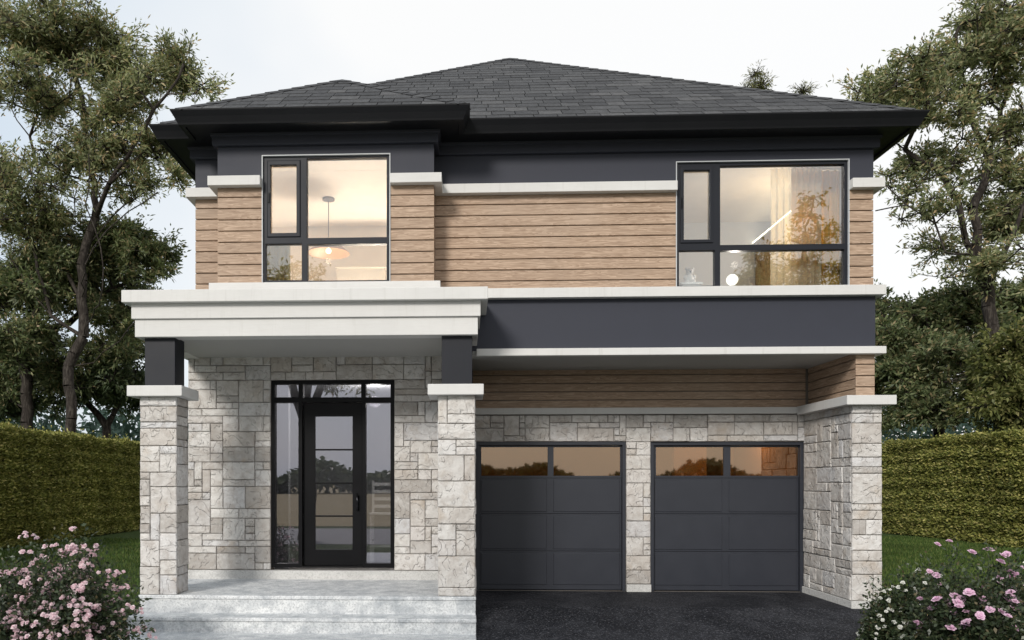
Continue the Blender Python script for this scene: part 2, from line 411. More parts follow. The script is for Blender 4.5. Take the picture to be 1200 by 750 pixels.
# boards ------------------------------------------------------------
def boards(mb, rng, O, Uv, Nv, W, z0, z1, holes=(), bh=.150, jl=None):
    O = np.array(O, float); Uv = np.array(Uv, float); Nv = np.array(Nv, float)
    nb = max(1, round((z1-z0)/bh)); h = (z1-z0)/nb
    for i in range(nb):
        a, b = z0+i*h, z0+(i+1)*h-.011
        segs = [(0, W)]
        for hh in holes:
            if hh[2] < (a+b)/2 < hh[3]:
                ns = []
                for s0, s1 in segs:
                    if hh[0] > s0: ns.append((s0, min(s1, hh[0])))
                    if hh[1] < s1: ns.append((max(s0, hh[1]), s1))
                segs = [q for q in ns if q[1]-q[0] > .01]
        for s0, s1 in segs:
            cuts = [s0, s1]
            if jl:
                x = s0+rng.uniform(.6, jl)
                while x < s1-.5: cuts.insert(-1, x); x += rng.uniform(.7*jl, jl)
            for c0, c1 in zip(cuts[:-1], cuts[1:]):
                e = .0015 if len(cuts) > 2 else 0
                d = rng.uniform(-.0012, .0012); P = lambda u, z, n: O+Uv*u+Nv*(n+d)+np.array([0, 0, z])
                pr = [(a, 0), (a+.002, .024), (a+.006, .028), (b-.006, .028), (b-.001, .022), (b, 0)]
                vs = [P(c0+e, z, n) for z, n in pr]+[P(c1-e, z, n) for z, n in pr]; k = 6
                mb.add(vs, [(j, j+k, j+1+k, j+1) for j in range(k-1)]+[(0, 1, 2, 3, 4, 5), (11, 10, 9, 8, 7, 6)])
rng = np.random.default_rng(3)
m = MB()
sz0 = Z_SILT-.02
boards(m, rng, (BL, YB+.03, 0), (1,0,0), (0,-1,0), BR-BL, sz0, Z_CAPB+.03, [(W1o[0]-BL, W1o[1]-BL, 0, 99)])
boards(m, rng, (BL+.03, YM, 0), (0,-1,0), (-1,0,0), YM-YB-.031, sz0, Z_CAPB+.03)
boards(m, rng, (BR-.03, YB+.031, 0), (0,1,0), (1,0,0), YM-YB-.01, sz0, Z_CAPB+.03)
boards(m, rng, (XL, YM+.03, 0), (1,0,0), (0,-1,0), BL-XL, sz0, Z_CAPB+.03)
boards(m, rng, (BR, YM+.03, 0), (1,0,0), (0,-1,0), XR-BR, sz0, Z_CAPB+.03, [(W2o[0]-BR, W2o[1]-BR, 0, 99)])
boards(m, rng, (XL+.03, YBACK, 0), (0,-1,0), (-1,0,0), YBACK-YM-.031, ZPB+.02, Z_CAPB+.03)
boards(m, rng, (XR-.03, YM+.031, 0), (0,1,0), (1,0,0), YBACK-YM-.031, sz0, Z_CAPB+.03)
m.build('siding', WOOD, house)

# charcoal frieze above the cap band, following the outline of the upper floor
def split_path(pts): return pts
OUT = [(XL, YBACK), (XL, YM), (BL, YM), (BL, YB), (BR, YB), (BR, YM), (XR, YM), (XR, YBACK)]
m = MB(); zf0, zf1 = Z_CAPT-.02, Z_SOF
zt = zf1-.26
m.slab(BL, BR, zf0, zf1, YB, YB+.03, [(W1o[0], W1o[1], 0, W1o[3])])
m.slab(BR-.001, XR, zf0, zf1, YM, YM+.03, [(W2o[0], W2o[1], 0, W2o[3])])
m.box(XL, BL, YM, YM+.03, zf0, zf1); m.box(BL, BL+.02, YB+.03, YM, zf0, zf1); m.box(BR-.02, BR, YB+.03, YM, zf0, zf1)
m.box(XL, XL+.02, YM+.03, YBACK, zf0, zf1); m.box(XR-.02, XR, YM+.03, YBACK, zf0, zf1)
m.build('frieze', DARK, house)
m = MB()
zm1, zm0 = UZ(157, YM, 800)+.02, UZ(178.5, YM, 800)
m.sweep(OUT, [(0.001, zm0), (.05, zm0), (.062, zm0+.012), (.062, Z_SOF-.035), (.085, Z_SOF-.03), (.09, Z_SOF+.001), (.001, Z_SOF+.001)])
m.build('frieze_moulding', DARK, house, bevel=.003)
m = MB(); OV = .44
m.sweep(OUT, [(.0, Z_SOF), (OV-.03, Z_SOF), (OV-.03, Z_SOF+.02), (.0, Z_SOF+.02)])
for k in range(0): pass
m.build('soffit', SOFF, house)
m = MB()
m.sweep(OUT, [(OV-.10, Z_SOF-.025), (OV-.03, Z_SOF-.025), (OV-.02, Z_SOF+.0), (OV+.015, Z_SOF+.07), (OV+.055, Z_EAVE-.02), (OV+.06, Z_EAVE), (OV+.04, Z_EAVE), (OV-.03, Z_EAVE-.03), (OV-.10, Z_EAVE-.03)])
m.build('gutter', SOFF, house, bevel=.004)

# cap band, sill band, lower band
def band(path, z0, z1, o, name='trim_band', mat=None):
    m = MB(); m.sweep(path, [(.0, z0), (o, z0), (o, z1), (.0, z1)]); return m.build(name, mat or TRIM, house, bevel=.006)
band([(XL, YBACK), (XL, YM), (BL, YM), (BL, YB), (W1o[0]-.002, YB)], Z_CAPB, Z_CAPT, .11)
band([(W1o[1]+.002, YB), (BR, YB), (BR, YM), (W2o[0]-.002, YM)], Z_CAPB, Z_CAPT, .11)
band([(W2o[1]+.002, YM), (XR, YM), (XR, YBACK)], Z_CAPB, Z_CAPT, .11)
XB0 = UX(560, YM)
band([(XB0-.15, YM), (XR, YM), (XR, YBACK)], Z_SILB, Z_SILT, .12)
band([(XB0-.02, YM), (XR, YM), (XR, YBACK)], Z_LBB, Z_LBT, .12)
m = MB(); m.slab(XB0-.3, XR+.02, Z_LBT-.01, Z_SILB+.01, YM-.012, YM+.03); m.box(XR-.01, XR+.02, YM+.03, YBACK, Z_LBT-.01, Z_SILB+.01)
m.build('fascia_panel', DARK, house)
m = MB(); m.box(XB0-.3, XR-.02, YM+.005, YG+.1, Z_GS, Z_GS+.06); m.build('recess_ceiling', PSOF, house)

# ------------------------------------------------------------ stonework
def ashlar(mb, rng, O, Uv, Nv, W, z0, z1, holes=(), mod=.118):
    O = np.array(O, float); Uv = np.array(Uv, float); Nv = np.array(Nv, float)
    def lines(a, b, extra):
        e = sorted({a, b, *[q for q in extra if a < q < b]}); r = [a]
        for p, q in zip(e[:-1], e[1:]):
            k = max(1, round((q-p)/mod))
            wts = rng.uniform(.75, 1.25, k); wts /= wts.sum(); acc = p
            for t in wts: acc += t*(q-p); r.append(acc)
            r[-1] = q
        return r
    us = lines(0, W, [h[i] for h in holes for i in (0, 1)]); vs_ = lines(z0, z1, [h[i] for h in holes for i in (2, 3)])
    nu, nv = len(us)-1, len(vs_)-1; occ = np.zeros((nu, nv), bool)
    for i in range(nu):
        for j in range(nv):
            cu, cv = (us[i]+us[i+1])/2, (vs_[j]+vs_[j+1])/2
            if any(h[0] < cu < h[1] and h[2] < cv < h[3] for h in holes): occ[i, j] = True
    cand = [(3,2),(4,2),(5,2),(4,1),(5,1),(2,3),(3,3),(2,2),(3,1),(4,3),(2,1),(1,2),(1,1),(1,3)]
    pw = np.array([6,7,5,5,5,2,2.5,3,4,3.5,2,.8,.5,.4], float); pw /= pw.sum()
    for j in range(nv):
        for i in range(nu):
            if occ[i, j]: continue
            order = rng.choice(len(cand), len(cand), replace=False, p=pw)
            best = (1, 1)
            for q in order[:7]:
                a, b = cand[q]
                if i+a <= nu and j+b <= nv and not occ[i:i+a, j:j+b].any(): best = (a, b); break
            a, b = best
            # do not leave a one-module sliver at the right end
            if i+a == nu-1 and not occ[nu-1, j:j+b].any() and rng.random() < .8: a += 1
            if occ[i:i+a, j:j+b].any(): a, b = best
            occ[i:i+a, j:j+b] = True
            x0, x1, y0, y1 = us[i], us[i+a], vs_[j], vs_[j+b]
            g = .0028; d = rng.uniform(.020, .040)
            ring0, ring1, ring2 = [], [], []
            cor = [(x0+g, y0+g), (x1-g, y0+g), (x1-g, y1-g), (x0+g, y1-g)]
            cx, cy = (x0+x1)/2, (y0+y1)/2
            for q in range(4):
                p, r = np.array(cor[q]), np.array(cor[(q+1) % 4]); k = max(2, int(np.linalg.norm(r-p)/.06))
                for t in range(k):
                    pt = p+(r-p)*t/k
                    ring0.append((pt[0], pt[1], 0))
                    ins = rng.uniform(.000, .004); ins2 = ins+rng.uniform(.004, .015)
                    dirv = np.array([np.clip((cx-pt[0])/.03, -1, 1), np.clip((cy-pt[1])/.03, -1, 1)])
                    p1 = pt+dirv*ins; p2 = pt+dirv*ins2
                    ring1.append((p1[0], p1[1], d-rng.uniform(.006, .013))); ring2.append((p2[0], p2[1], d+rng.uniform(-.003, .003)))
            n = len(ring0); allp = ring0+ring1+ring2+[(cx+rng.uniform(-.2, .2)*(x1-x0), cy+rng.uniform(-.2, .2)*(y1-y0), d+rng.uniform(-.002, .010))]
            V = [O+Uv*p[0]+np.array([0, 0, p[1]])+Nv*p[2] for p in allp]
            F = []
            for q in range(n):
                r = (q+1) % n
                F += [(q, r, n+r, n+q), (n+q, n+r, 2*n+r, 2*n+q), (2*n+q, 2*n+r, 3*n)]
            mb.add(V, F)
TS = .03
# entry wall
EXL = UX(220, YE); EXR = UX(513, YP)+.35
zE0, zE1 = UZ(668, YE, 350), UZ(392.5, YP, 350)+.02
D_o = PR((317, 445, 462, 665.5), YE)
m = MB(); rs = np.random.default_rng(11)
ashlar(m, rs, (EXL, YE+TS, 0), (1,0,0), (0,-1,0), EXR-EXL, zE0, zE1, [(D_o[0]-EXL, D_o[1]-EXL, -9, D_o[3])])
ashlar(m, rs, (EXL+TS, YBACK, 0), (0,-1,0), (-1,0,0), YBACK-YE-.03, zE0-.1, zE1)
m.build('stone_wall', STONE, house, label='grey ashlar wall around the front door')
m = MB(); m.slab(EXL+TS, EXR, zE0-.3, zE1+.1, YE+TS-.001, YE+.25, [(D_o[0], D_o[1], -9, D_o[3])])
m.box(EXL+TS, EXL+.2, YE+.25, YBACK-.1, -.3, zE1+.1); m.build('wall', MORTAR, house)
# garage wall
GX0 = UX(556, YG)-.03; GX1 = UX(944, YG)
zG1 = UZ(486, YG, 750); zW0, zW1 = UZ(478, YG, 750), Z_GS
G1 = PR((557.5, 517.5, 734, 694.5), YG); G2 = PR((762.8, 517.5, 943, 694.5), YG)
G1 = (G1[0], G1[1], -.001, G1[3]); G2 = (G2[0], G2[1], -.001, G2[3])
m = MB()
ashlar(m, rs, (GX0, YG+TS, 0), (1,0,0), (0,-1,0), GX1-GX0+.02, .12, zG1, [(G1[0]-GX0, G1[1]-GX0, -9, G1[3]), (G2[0]-GX0, G2[1]-GX0, -9, G2[3])])
m.build('stone_wall', STONE, house, label='grey ashlar wall around the garage doors')
m = MB(); m.slab(GX0-.2, XR-.2, -.3, Z_GS+.05, YG+TS-.001, YG+.22, [G1, G2]); m.box(GX0-.3, GX0-.03, YM+.3, YG+TS, -.3, Z_GS+.05); m.build('wall', MORTAR, house)
m = MB(); boards(m, rng, (GX0, YG+.03, 0), (1,0,0), (0,-1,0), GX1-GX0, zW0, Z_GS+.06); 
# right pier: boards over stone
RX0, RX1 = UX(998.5, YM-.04), UX(1034, YM-.04)
WX0, WX1 = UX(1003, YM), UX(1025, YM)
zRC1, zRC0 = UZ(463.5, YM-.1, 1024), UZ(474.5, YM-.1, 1024)
boards(m, rng, (WX0, YM+.03, 0), (1,0,0), (0,-1,0), WX1-WX0, zRC1-.02, Z_LBB+.03)
boards(m, rng, (WX0+.03, YG+.0, 0), (0,-1,0), (-1,0,0), YG-YM-.031, zRC1-.02, Z_GS+.06)
boards(m, rng, (WX1-.03, YM+.031, 0), (0,1,0), (1,0,0), YG-YM+2, zRC1-.02, Z_LBB+.03)
m.build('siding', WOOD, house)
m = MB()
ashlar(m, rs, (RX0, YM-.04+TS, 0), (1,0,0), (0,-1,0), RX1-RX0, .10, zRC0+.01)
ashlar(m, rs, (RX0+TS, YG+.0, 0), (0,-1,0), (-1,0,0), YG-YM+.005, .10, zRC0+.01)
ashlar(m, rs, (RX1-TS, YM-.005, 0), (0,1,0), (1,0,0), YBACK-YM, .10, zRC0+.01)
m.build('stone_wall', STONE, house, label='stone pier at the right of the garage')
m = MB(); m.box(RX0+TS-.001, RX1-TS+.001, YM-.04+TS-.001, YBACK, -.5, zRC0+.1); m.box(WX0+.031, WX1-.031, YM+.031, YG, zRC0+.05, Z_GS+.05); m.build('wall', MORTAR, house)
# caps under the boards: along the garage wall, round the pier
capz1, capz0 = zRC1, zRC0
m = MB(); m.sweep([(GX0, YG), (GX1+.02, YG)], [(0, UZ(485.5, YG, 750)), (.07, UZ(485.5, YG, 750)), (.07, zW0), (0, zW0)]); m.build('trim_band', TRIM, house, bevel=.005)
m = MB(); m.sweep([(RX0, YG-.075), (RX0, YM-.04), (RX1, YM-.04), (RX1, YBACK)], [(-.1, capz0), (.13, capz0), (.13, capz1), (-.1, capz1)]); m.build('trim_band', TRIM, house, bevel=.006)
# concrete footing strip
m = MB(); m.sweep([(RX0, YG+.02), (RX0, YM-.04), (RX1, YM-.04), (RX1, YBACK)], [(-.05, -.5), (.015, -.5), (.015, .095), (-.05, .10)]); m.build('footing', CONC2, house, bevel=.004)
m = MB(); m.box(G1[1]+.002, G2[0]-.002, YG-.04, YG+.05, -.2, .115); m.build('footing', CONC2, house, bevel=.004)
m = MB(); m.box(GX0-.03, G1[0]-.002, YG-.04, YG+.05, -.2, .115); m.build('footing', CONC2, house, bevel=.004)

# garage doors
def garage_door(G, glasses, label, yy=YG+.09):
    x0, x1, z0, z1 = G; f = MB()
    fw = .055
    f.slab(x0+.002, x1-.002, 0.0, z1-.002, YG+.03, YG+.14, [(x0+fw, x1-fw, -1, z1-fw)])
    gd = f.build('garage_door', DOORG, house, bevel=.004, label=label)
    rows = [UZ(q, yy, 750) for q in (692, 646.3, 602.3, 560)]
    top = z1-fw
    xm = (x0+x1)/2
    p = MB()
    for k in range(3):
        za, zb = rows[k], rows[k+1]
        if k == 0: za = .006
        p.box(x0+fw+.002, x1-fw-.002, yy+.012, yy+.05, za+.006, zb-.001)
        for (a, b) in ((x0+fw+.03, xm-.055), (xm+.055, x1-fw-.03)):
            zz0 = za+(.085 if k == 0 else .035)
            # recessed outline and raised field
            t = .012
            P = lambda x, y, z: (x, y, z)
            ins = .028
            p.add([P(a,yy+.012,zz0),P(b,yy+.012,zz0),P(b,yy+.012,zb-.03),P(a,yy+.012,zb-.03),
                   P(a+.004,yy+.0,zz0+.004),P(b-.004,yy+.0,zz0+.004),P(b-.004,yy+.0,zb-.034),P(a+.004,yy+.0,zb-.034)],
                  [(4,5,6,7),(0,1,5,4),(1,2,6,5),(2,3,7,6),(3,0,4,7)])
    p.box(x0+.004, x1-.004, yy+.052, yy+.075, .0, rows[3]+.004)
    p.build('panel', DOORG, gd, bevel=.003)
    s = MB(); s.slab(x0+fw+.002, x1-fw-.002, rows[3]+.001, top-.002, yy+.0, yy+.05, glasses); s.build('window_rail', DOORG, gd, bevel=.004)
    for g in glasses:
        q = MB(); q.box(g[0]-.004, g[1]+.004, yy+.02, yy+.026, g[2]-.004, g[3]+.004); q.build('pane', GGLASS, gd)
    b = MB(); b.box(x0+fw, x1-fw, yy-.002, yy+.05, .0, .006); b.build('bottom_seal', BLACK, gd)
    return gd
garage_door(G1, [PR((564, 524, 642, 557.5), .09), PR((648.7, 524, 727, 557.5), .09)], 'left garage door next to the porch pillar')
garage_door(G2, [PR((768.7, 524, 848, 557.5), .09), PR((856, 524, 935.5, 557.5), .09)], 'right garage door next to the pier')
# garage room
m = MB(); m.box(GX0-.2, XR-.2, 5.5, 5.6, 0, 3.6); m.box(GX0-.1, GX0, YG+.22, 5.5, 0, 3.6); m.box(XR-.35, XR-.25, YG+.22, 5.5, 0, 3.6)
m.box(UX(790, 2.6), UX(828, 2.6), 2.6, 2.75, 0, 2.7); m.box(UX(846,3.2), UX(898, 3.2), 3.2, 3.35, 0, 2.9)
m.build('room_lining', m_plain('tan_board', (.46, .27, .13)), house)
m = MB(); m.box(GX0-.1, XR-.25, YG+.23, 5.6, 2.95, 3.05); m.build('room_ceiling', BEIGE, house)
m = MB(); m.box(GX0-.1, XR-.25, YG+.1, 5.6, -.1, -.004); m.build('floor', CONC, house)

# ------------------------------------------------------------ front door
x0, x1, z0, z1 = D_o
yd = YE+.10
zb = UZ(665.5, YE, 390)
sl = [PR((323, 472, 350.6, 660), yd), PR((429, 472, 458, 660), yd)]
tr = [PR((323, 450.5, 350.6, 466), yd), PR((356, 450.5, 423.7, 466), yd), PR((429, 450.5, 458, 466), yd)]
dop = PR((355, 471.5, 425, 663), yd)
m = MB(); m.slab(x0+.005, x1-.005, zb, z1-.005, YE+.04, YE+.18, sl+tr+[(dop[0], dop[1], zb+.02, dop[3])])
fd = m.build('front_door', BLACK, house, bevel=.006, label='glazed black front door with sidelights and transom')
dg = PR((369.5, 488, 413.2, 644), yd+.02)
bars = [UZ(q, yd+.02, 391) for q in (604.8, 566.2, 527)]
hz = []; zs = [dg[2]]+[v for b in bars for v in (b-.013, b+.013)]+[dg[3]]
for k in range(0, 8, 2): hz.append((dg[0], dg[1], zs[k], zs[k+1]))
m = MB(); m.slab(dop[0]+.006, dop[1]-.006, zb+.026, dop[3]-.006, yd+.01, yd+.06, hz)
m.build('door_leaf', BLACK, fd, bevel=.005)
for h in sl+tr: q = MB(); q.box(h[0]-.005, h[1]+.005, yd+.01, yd+.018, h[2]-.005, h[3]+.005); q.build('pane', DGLASS, fd)
q = MB(); q.box(dg[0]-.005, dg[1]+.005, yd+.034, yd+.040, dg[2]-.005, dg[3]+.005); q.build('pane', DGLASS, fd)
hx, hz_ = U(419, 590, yd); m = MB(); m.box(hx-.018, hx+.018, yd-.002, yd+.01, hz_-.12, hz_+.12); m.cyl((hx, yd-.05, hz_-.10), (hx, yd-.05, hz_+.16), .011)
m.cyl((hx, yd, hz_-.07), (hx, yd-.05, hz_-.07), .008); m.cyl((hx, yd, hz_+.13), (hx, yd-.05, hz_+.13), .008); m.build('door_handle', m_plain('dark_steel', (.05, .05, .055), .25, 1), fd, smooth=True)
# sill strip below the entry wall
m = MB(); m.box(EXL-.0, EXR, YE-.05, YE+.10, PF-.05, zE0-.004); m.build('threshold', CONC2, house, bevel=.006)
# entry hall
m = MB(); m.box(EXL+.25, GX0-.1, 4.5, 4.6, 0, 3.6); m.box(EXL+.2, EXL+.25, YE+.25, 4.5, 0, 3.6); m.box(GX0-.16, GX0-.1, YE+.25, 4.5, 0, 3.6); m.box(EXL+.2, GX0-.1, YE+.2, 4.6, 3.5, 3.6)
m.box(UX(322, .5), UX(338, .5), .5, .65, 0, 3.5)
m.build('room_lining', m_plain('hall_plaster', (.42, .43, .45)), house)
m = MB(); m.box(EXL+.2, GX0-.1, YE+.10, 4.6, 0, PF+.04); m.build('floor', m_plain('hall_tile', (.30, .29, .28), .3), house)

# ------------------------------------------------------------ porch
PXL0, PXL1 = UX(163.5, YP), UX(207, YP); PXR0, PXR1 = UX(513, YP), UX(557, YP)
zc1L, zc0L = UZ(451.5, YP-.11, 180), UZ(464, YP-.11, 180)
PD = .46; zt3 = UZ(393.5, YP-.04, 350)
def pillar(x0, x1, label, seed):
    r = np.random.default_rng(seed); m = MB(); y0, y1 = YP, YP+PD
    ashlar(m, r, (x0, y0+TS, 0), (1,0,0), (0,-1,0), x1-x0, PF, zc0L+.005)
    ashlar(m, r, (x1-TS, y0+TS+.005, 0), (0,1,0), (1,0,0), PD-.04, PF, zc0L+.005)
    ashlar(m, r, (x0+TS, y1-.005, 0), (0,-1,0), (-1,0,0), PD-.04, PF, zc0L+.005)
    ashlar(m, r, (x1, y1-TS, 0), (-1,0,0), (0,1,0), x1-x0, PF, zc0L+.005)
    p = m.build('pillar', STONE, house, label=label)
    c = MB(); c.box(x0+TS, x1-TS, y0+TS, y1-TS, PF-.02, zc0L+.01); c.build('mortar_core', MORTAR, p)
    c = MB(); c.box(x0-.13, x1+.11, y0-.11, y1+.11, zc0L, zc1L); c.build('pillar_cap', TRIM, p, bevel=.008)
    ins = .05
    c = MB(); c.box(x0+ins, x1-ins+.01, y0+ins, y1-ins, zc1L-.01, zt3+.05); c.build('post', POSTM, p, bevel=.006)
pillar(PXL0, PXL1, 'left stone pillar of the porch', 21); pillar(PXR0, PXR1, 'right stone pillar of the porch', 22)
# entablature: three tiers and the raised block under the bay
ytop, yt1 = [UZ(q, YP-.18, 350) for q in (337.5, 352)]
t2b, t3t = UZ(372, YP-.07, 350), UZ(372.8, YP-.04, 350)
xa, xb = UX(158, YP-.04), UX(560, YP-.04)
ent = [(xa, YM+1.2), (xa, YP-.04), (xb, YP-.04), (xb, YM+.3)]
# heights taken at the middle of the front
m = MB(); m.sweep(ent, [(-.25, zt3), (0, zt3), (0, t2b+.003), (-.25, t2b+.003)]); e = m.build('entablature', TRIM, house, bevel=.006)
m = MB(); m.sweep(ent, [(-.25, t2b), (.035, t2b), (.035, yt1+.003), (-.25, yt1+.003)]); m.build('entablature', TRIM, house, bevel=.006)
m = MB(); m.sweep(ent, [(-.25, yt1), (.13, yt1), (.13, ytop), (-.25, ytop)]); m.build('entablature', TRIM, house, bevel=.008)
m = MB(); m.box(xa+.1, xb-.1, YP+.05, YM+1.1, ytop-.10, ytop-.02); m.build('porch_roof', SOFF, house)
m = MB(); m.box(xa+.02, xb-.02, YP-.02, YE+.1, zt3+.012, zt3+.045); m.build('porch_ceiling', PSOF, house)
sx0, sx1 = UX(244.5, YB-.12), UX(516, YB-.12); szt = UZ(330, YB-.12, 380)
m = MB(); m.box(sx0, sx1, YB-.12, YM+.02, ytop-.09, szt); m.build('trim_band', TRIM, house, bevel=.006)
m = MB(); m.box(XL-.1, sx0-.001, YM-.11, YM+.6, ytop-.09, Z_SILT); m.box(XL-.1, XL+.02, YM+.6, YBACK, Z_SILB, Z_SILT); m.build('trim_band', TRIM, house, bevel=.006)
# porch floor and steps
s1z = UZ(718.8, YP-.02, 350); 
xs0, xs1 = PXL0-.005, PXR1+.005
yf1 = YP-.02
tr1y = yf1-.36; s2z = UZ(742, tr1y, 350); tr2y = tr1y-.36
m = MB(); m.box(xs0, xs1, yf1, YE+.1, -.8, PF-.05); m.box(xs0-.004, xs1+.004, yf1-.014, YE+.1, PF-.0495, PF); st = m.build('porch_step', CONC, house, bevel=.010)
m = MB(); m.box(xs0-.02, xs1, tr1y, yf1+.01, -.8, s1z-.05); m.box(xs0-.024, xs1+.004, tr1y-.014, yf1+.01, s1z-.0495, s1z); m.build('porch_step', CONC, house, bevel=.010)
m = MB(); m.box(xs0-.04, xs1, tr2y-.3, tr1y+.01, -.8, s2z); m.build('porch_step', CONC, house, bevel=.010)
print('steps', PF, s1z, s2z, tr1y)

# ------------------------------------------------------------ roof
PITCH = .69; EO = OV+.035
def shingle_plane(mb, rng, A, B, C, D, expo=.29, tabw=.33):
    """A,B eave ends; D,C ridge ends above A,B (a triangle has C == D)"""
    A, B, C, D = [np.array(p, float) for p in (A, B, C, D)]
    u = (B-A); W = np.linalg.norm(u); u /= W
    nrm = np.cross(u, (D-A) if np.linalg.norm(D-A) > 0 else C-B); nrm /= np.linalg.norm(nrm)
    v = np.cross(nrm, u)
    Hh = np.dot(D-A, v); d0 = np.dot(D-A, u); c0 = np.dot(C-A, u)
    rows = int(math.ceil(Hh/expo))
    for r in range(rows):
        s0, s1 = r*expo, min(Hh, (r+1)*expo+.03)
        off = rng.uniform(0, tabw); x = -off
        while x < W:
            wd = tabw*rng.choice([.8, 1, 1, 1, 1.25]); a, b = x+.006, x+wd-.006; x += wd
            def lim(q, s):
                lo = d0*s/Hh; hi = W+(c0-W)*s/Hh; return min(max(q, lo), hi)
            a0, b0, a1, b1 = lim(a, s0), lim(b, s0), lim(a, s1), lim(b, s1)
            if b0-a0 < .01: continue
            t0 = .014+rng.uniform(-.002, .004)
            jj = rng.uniform(-.003, .003)
            P = lambda q, s, h: A+u*q+v*(s+jj*(s == s0))+nrm*h
            V = [P(a0, s0, t0), P(b0, s0, t0), P(b1, s1, .008), P(a1, s1, .008), P(a0, s0, 0), P(b0, s0, 0), P(b1, s1, 0), P(a1, s1, 0)]
            mb.add(V, [(0,1,2,3), (4,5,1,0), (5,6,2,1), (7,4,0,3)])
rr = np.random.default_rng(5)
ex0, ex1, ey0, ey1 = XL-EO, XR+EO, YM-EO, YBACK+EO
half = (ex1-ex0)/2; xc = (ex0+ex1)/2; zr = Z_EAVE-.022
A, B, C_, D_ = (ex0, ey0, zr), (ex1, ey0, zr), (ex1, ey1, zr), (ex0, ey1, zr)
R1, R2 = (xc, ey0+half, zr+half*PITCH), (xc, ey1-half*.9, zr+half*PITCH)
m = MB(); shingle_plane(m, rr, A, B, R1, R1); shingle_plane(m, rr, B, C_, R2, R1); shingle_plane(m, rr, D_, A, R1, R2)
bx0, bx1, by0 = BL-EO, BR+EO, YB-EO; bh = (bx1-bx0)/2; bc = (bx0+bx1)/2; bp = PITCH
a, b, r1 = (bx0, by0, zr+.004), (bx1, by0, zr+.004), (bc, by0+bh, zr+.004+bh*bp)
yb2 = ey0+bh+.5; rb = (bc, yb2, r1[2])
shingle_plane(m, rr, a, b, r1, r1)
shingle_plane(m, rr, b, (bx1, by0+bh+.1, zr), (bc, yb2+.1, r1[2]), r1)
shingle_plane(m, rr, (bx0, ey0+.1, zr), a, r1, (bc, yb2-.6, r1[2]))
rf = m.build('roof', SHING, house)
m = MB()
off = .012
m.add([np.array(p)-np.array([0,0,off]) for p in (A, B, C_, D_, R1, R2)], [(0,1,4), (1,2,5,4), (2,3,5), (3,0,4,5), (0,3,2,1)])
m.add([np.array(p)-np.array([0,0,off]) for p in (a, b, (bx1, ey0+.3, zr), (bx0, ey0+.3, zr), r1, rb)], [(0,1,4), (1,2,5,4), (3,0,4,5), (0,3,2,1)])
m.build('roof_deck', SOFF, rf)
m = MB()
def ridge(p, q, wd=.13):
    p = np.array(p, float); q = np.array(q, float); p = p+(q-p)*.02; d = q-p; Ln = np.linalg.norm(d); d /= Ln
    s = np.cross(d, [0,0,1]); s /= np.linalg.norm(s); up = np.cross(s, d); n = int(Ln/.24)
    for i in range(n):
        c0 = p+d*(i*Ln/n); c1 = p+d*((i+1)*Ln/n+.02); h0, h1 = .028, .018
        V = [c0-s*wd-up*.03+up*.0, c0+up*h0, c0+s*wd-up*.03, c1-s*wd-up*.045, c1+up*h1, c1+s*wd-up*.045]
        m.add(V, [(0,1,4,3), (1,2,5,4), (0,2,1)])
ridge(A, R1); ridge(B, R1); ridge(R1, R2); ridge(a, r1); ridge(b, r1); ridge(r1, (bc, yb2, r1[2]))
m.build('ridge_cap', SHING, rf)

# ============================================================ ground
def gz(y):
    y = np.asarray(y, float)
    return np.where(y > -1.6, 0.0, np.where(y > -4.4, (y+1.6)*.17, -2.8*.17))-.03
def sheet(name, x0, x1, ys, mat, dz, xs=None):
    xs = xs or [x0, x1]; V = []; F = []
    for y in ys:
        for x in xs: V.append((x, y, float(gz(y))+dz))
    k = len(xs)
    for i in range(len(ys)-1):
        for j in range(k-1): a_ = i*k+j; F.append((a_, a_+1, a_+k+1, a_+k))
    m = MB(); m.add(V, F); o = m.build(name, mat); tag(o, kind='structure'); return o
def m_lawn():
    n = N('lawn_soil'); v = n.coords(); f = n.noise(v, 1.2, 6, .6); f2 = n.noise(v, 60, 4, .7)
    c = n.mix((.030, .050, .014), (.06, .09, .026), f); c = n.mix(c, n.ramp(f2, [(.3, .5), (.7, 1.5)]), 1., 'MULTIPLY')
    return n.pbr(c, .95, n.bump(f2, .9, .03), spec=.1)
LAWN = m_lawn()
sheet('ground', -1500, 1500, [-1500, -60, -4.4, -1.6, 30, 60, 1500], LAWN, 0, xs=[-1500, -60, 60, 1500])
DRX0, DRX1 = PXR1-.02, RX1-.12
m = MB()
ysd = [-16.9, -4.4, -1.6, YG+.12]; V = []; F = []
for y in ysd:
    z = float(gz(y))+.028
    V += [(DRX0, y, z), (DRX1, y, z), (DRX1, y, z-.2), (DRX0, y, z-.2)]
for i in range(3):
    q = i*4; F += [(q, q+1, q+5, q+4), (q+1, q+2, q+6, q+5), (q+3, q, q+4, q+7)]
m.add(V, F+[(0, 3, 2, 1), (12, 13, 14, 15)]); tag(m.build('driveway', ASPH), kind='structure')
sheet('road', -1200, 1200, [-27, -17], m_plain('road_paving', (.16, .16, .165), .85), .012)
def m_field():
    n = N('dry_field'); v = n.coords(scale=(.02, .3, 1)); f = n.noise(v, 2.0, 6, .6); return n.pbr(n.mix((.20, .16, .08), (.36, .29, .16), f), .95, spec=.1)
sheet('field', -1400, 1400, [-1400, -29], m_field(), .014)
# front walk in front of the steps
m = MB(); z = float(gz(-6)); m.box(xs0-.04, DRX0-.01, -12, tr2y-.29, -.8, s2z-.17); tag(m.build('front_walk', CONC), kind='structure')

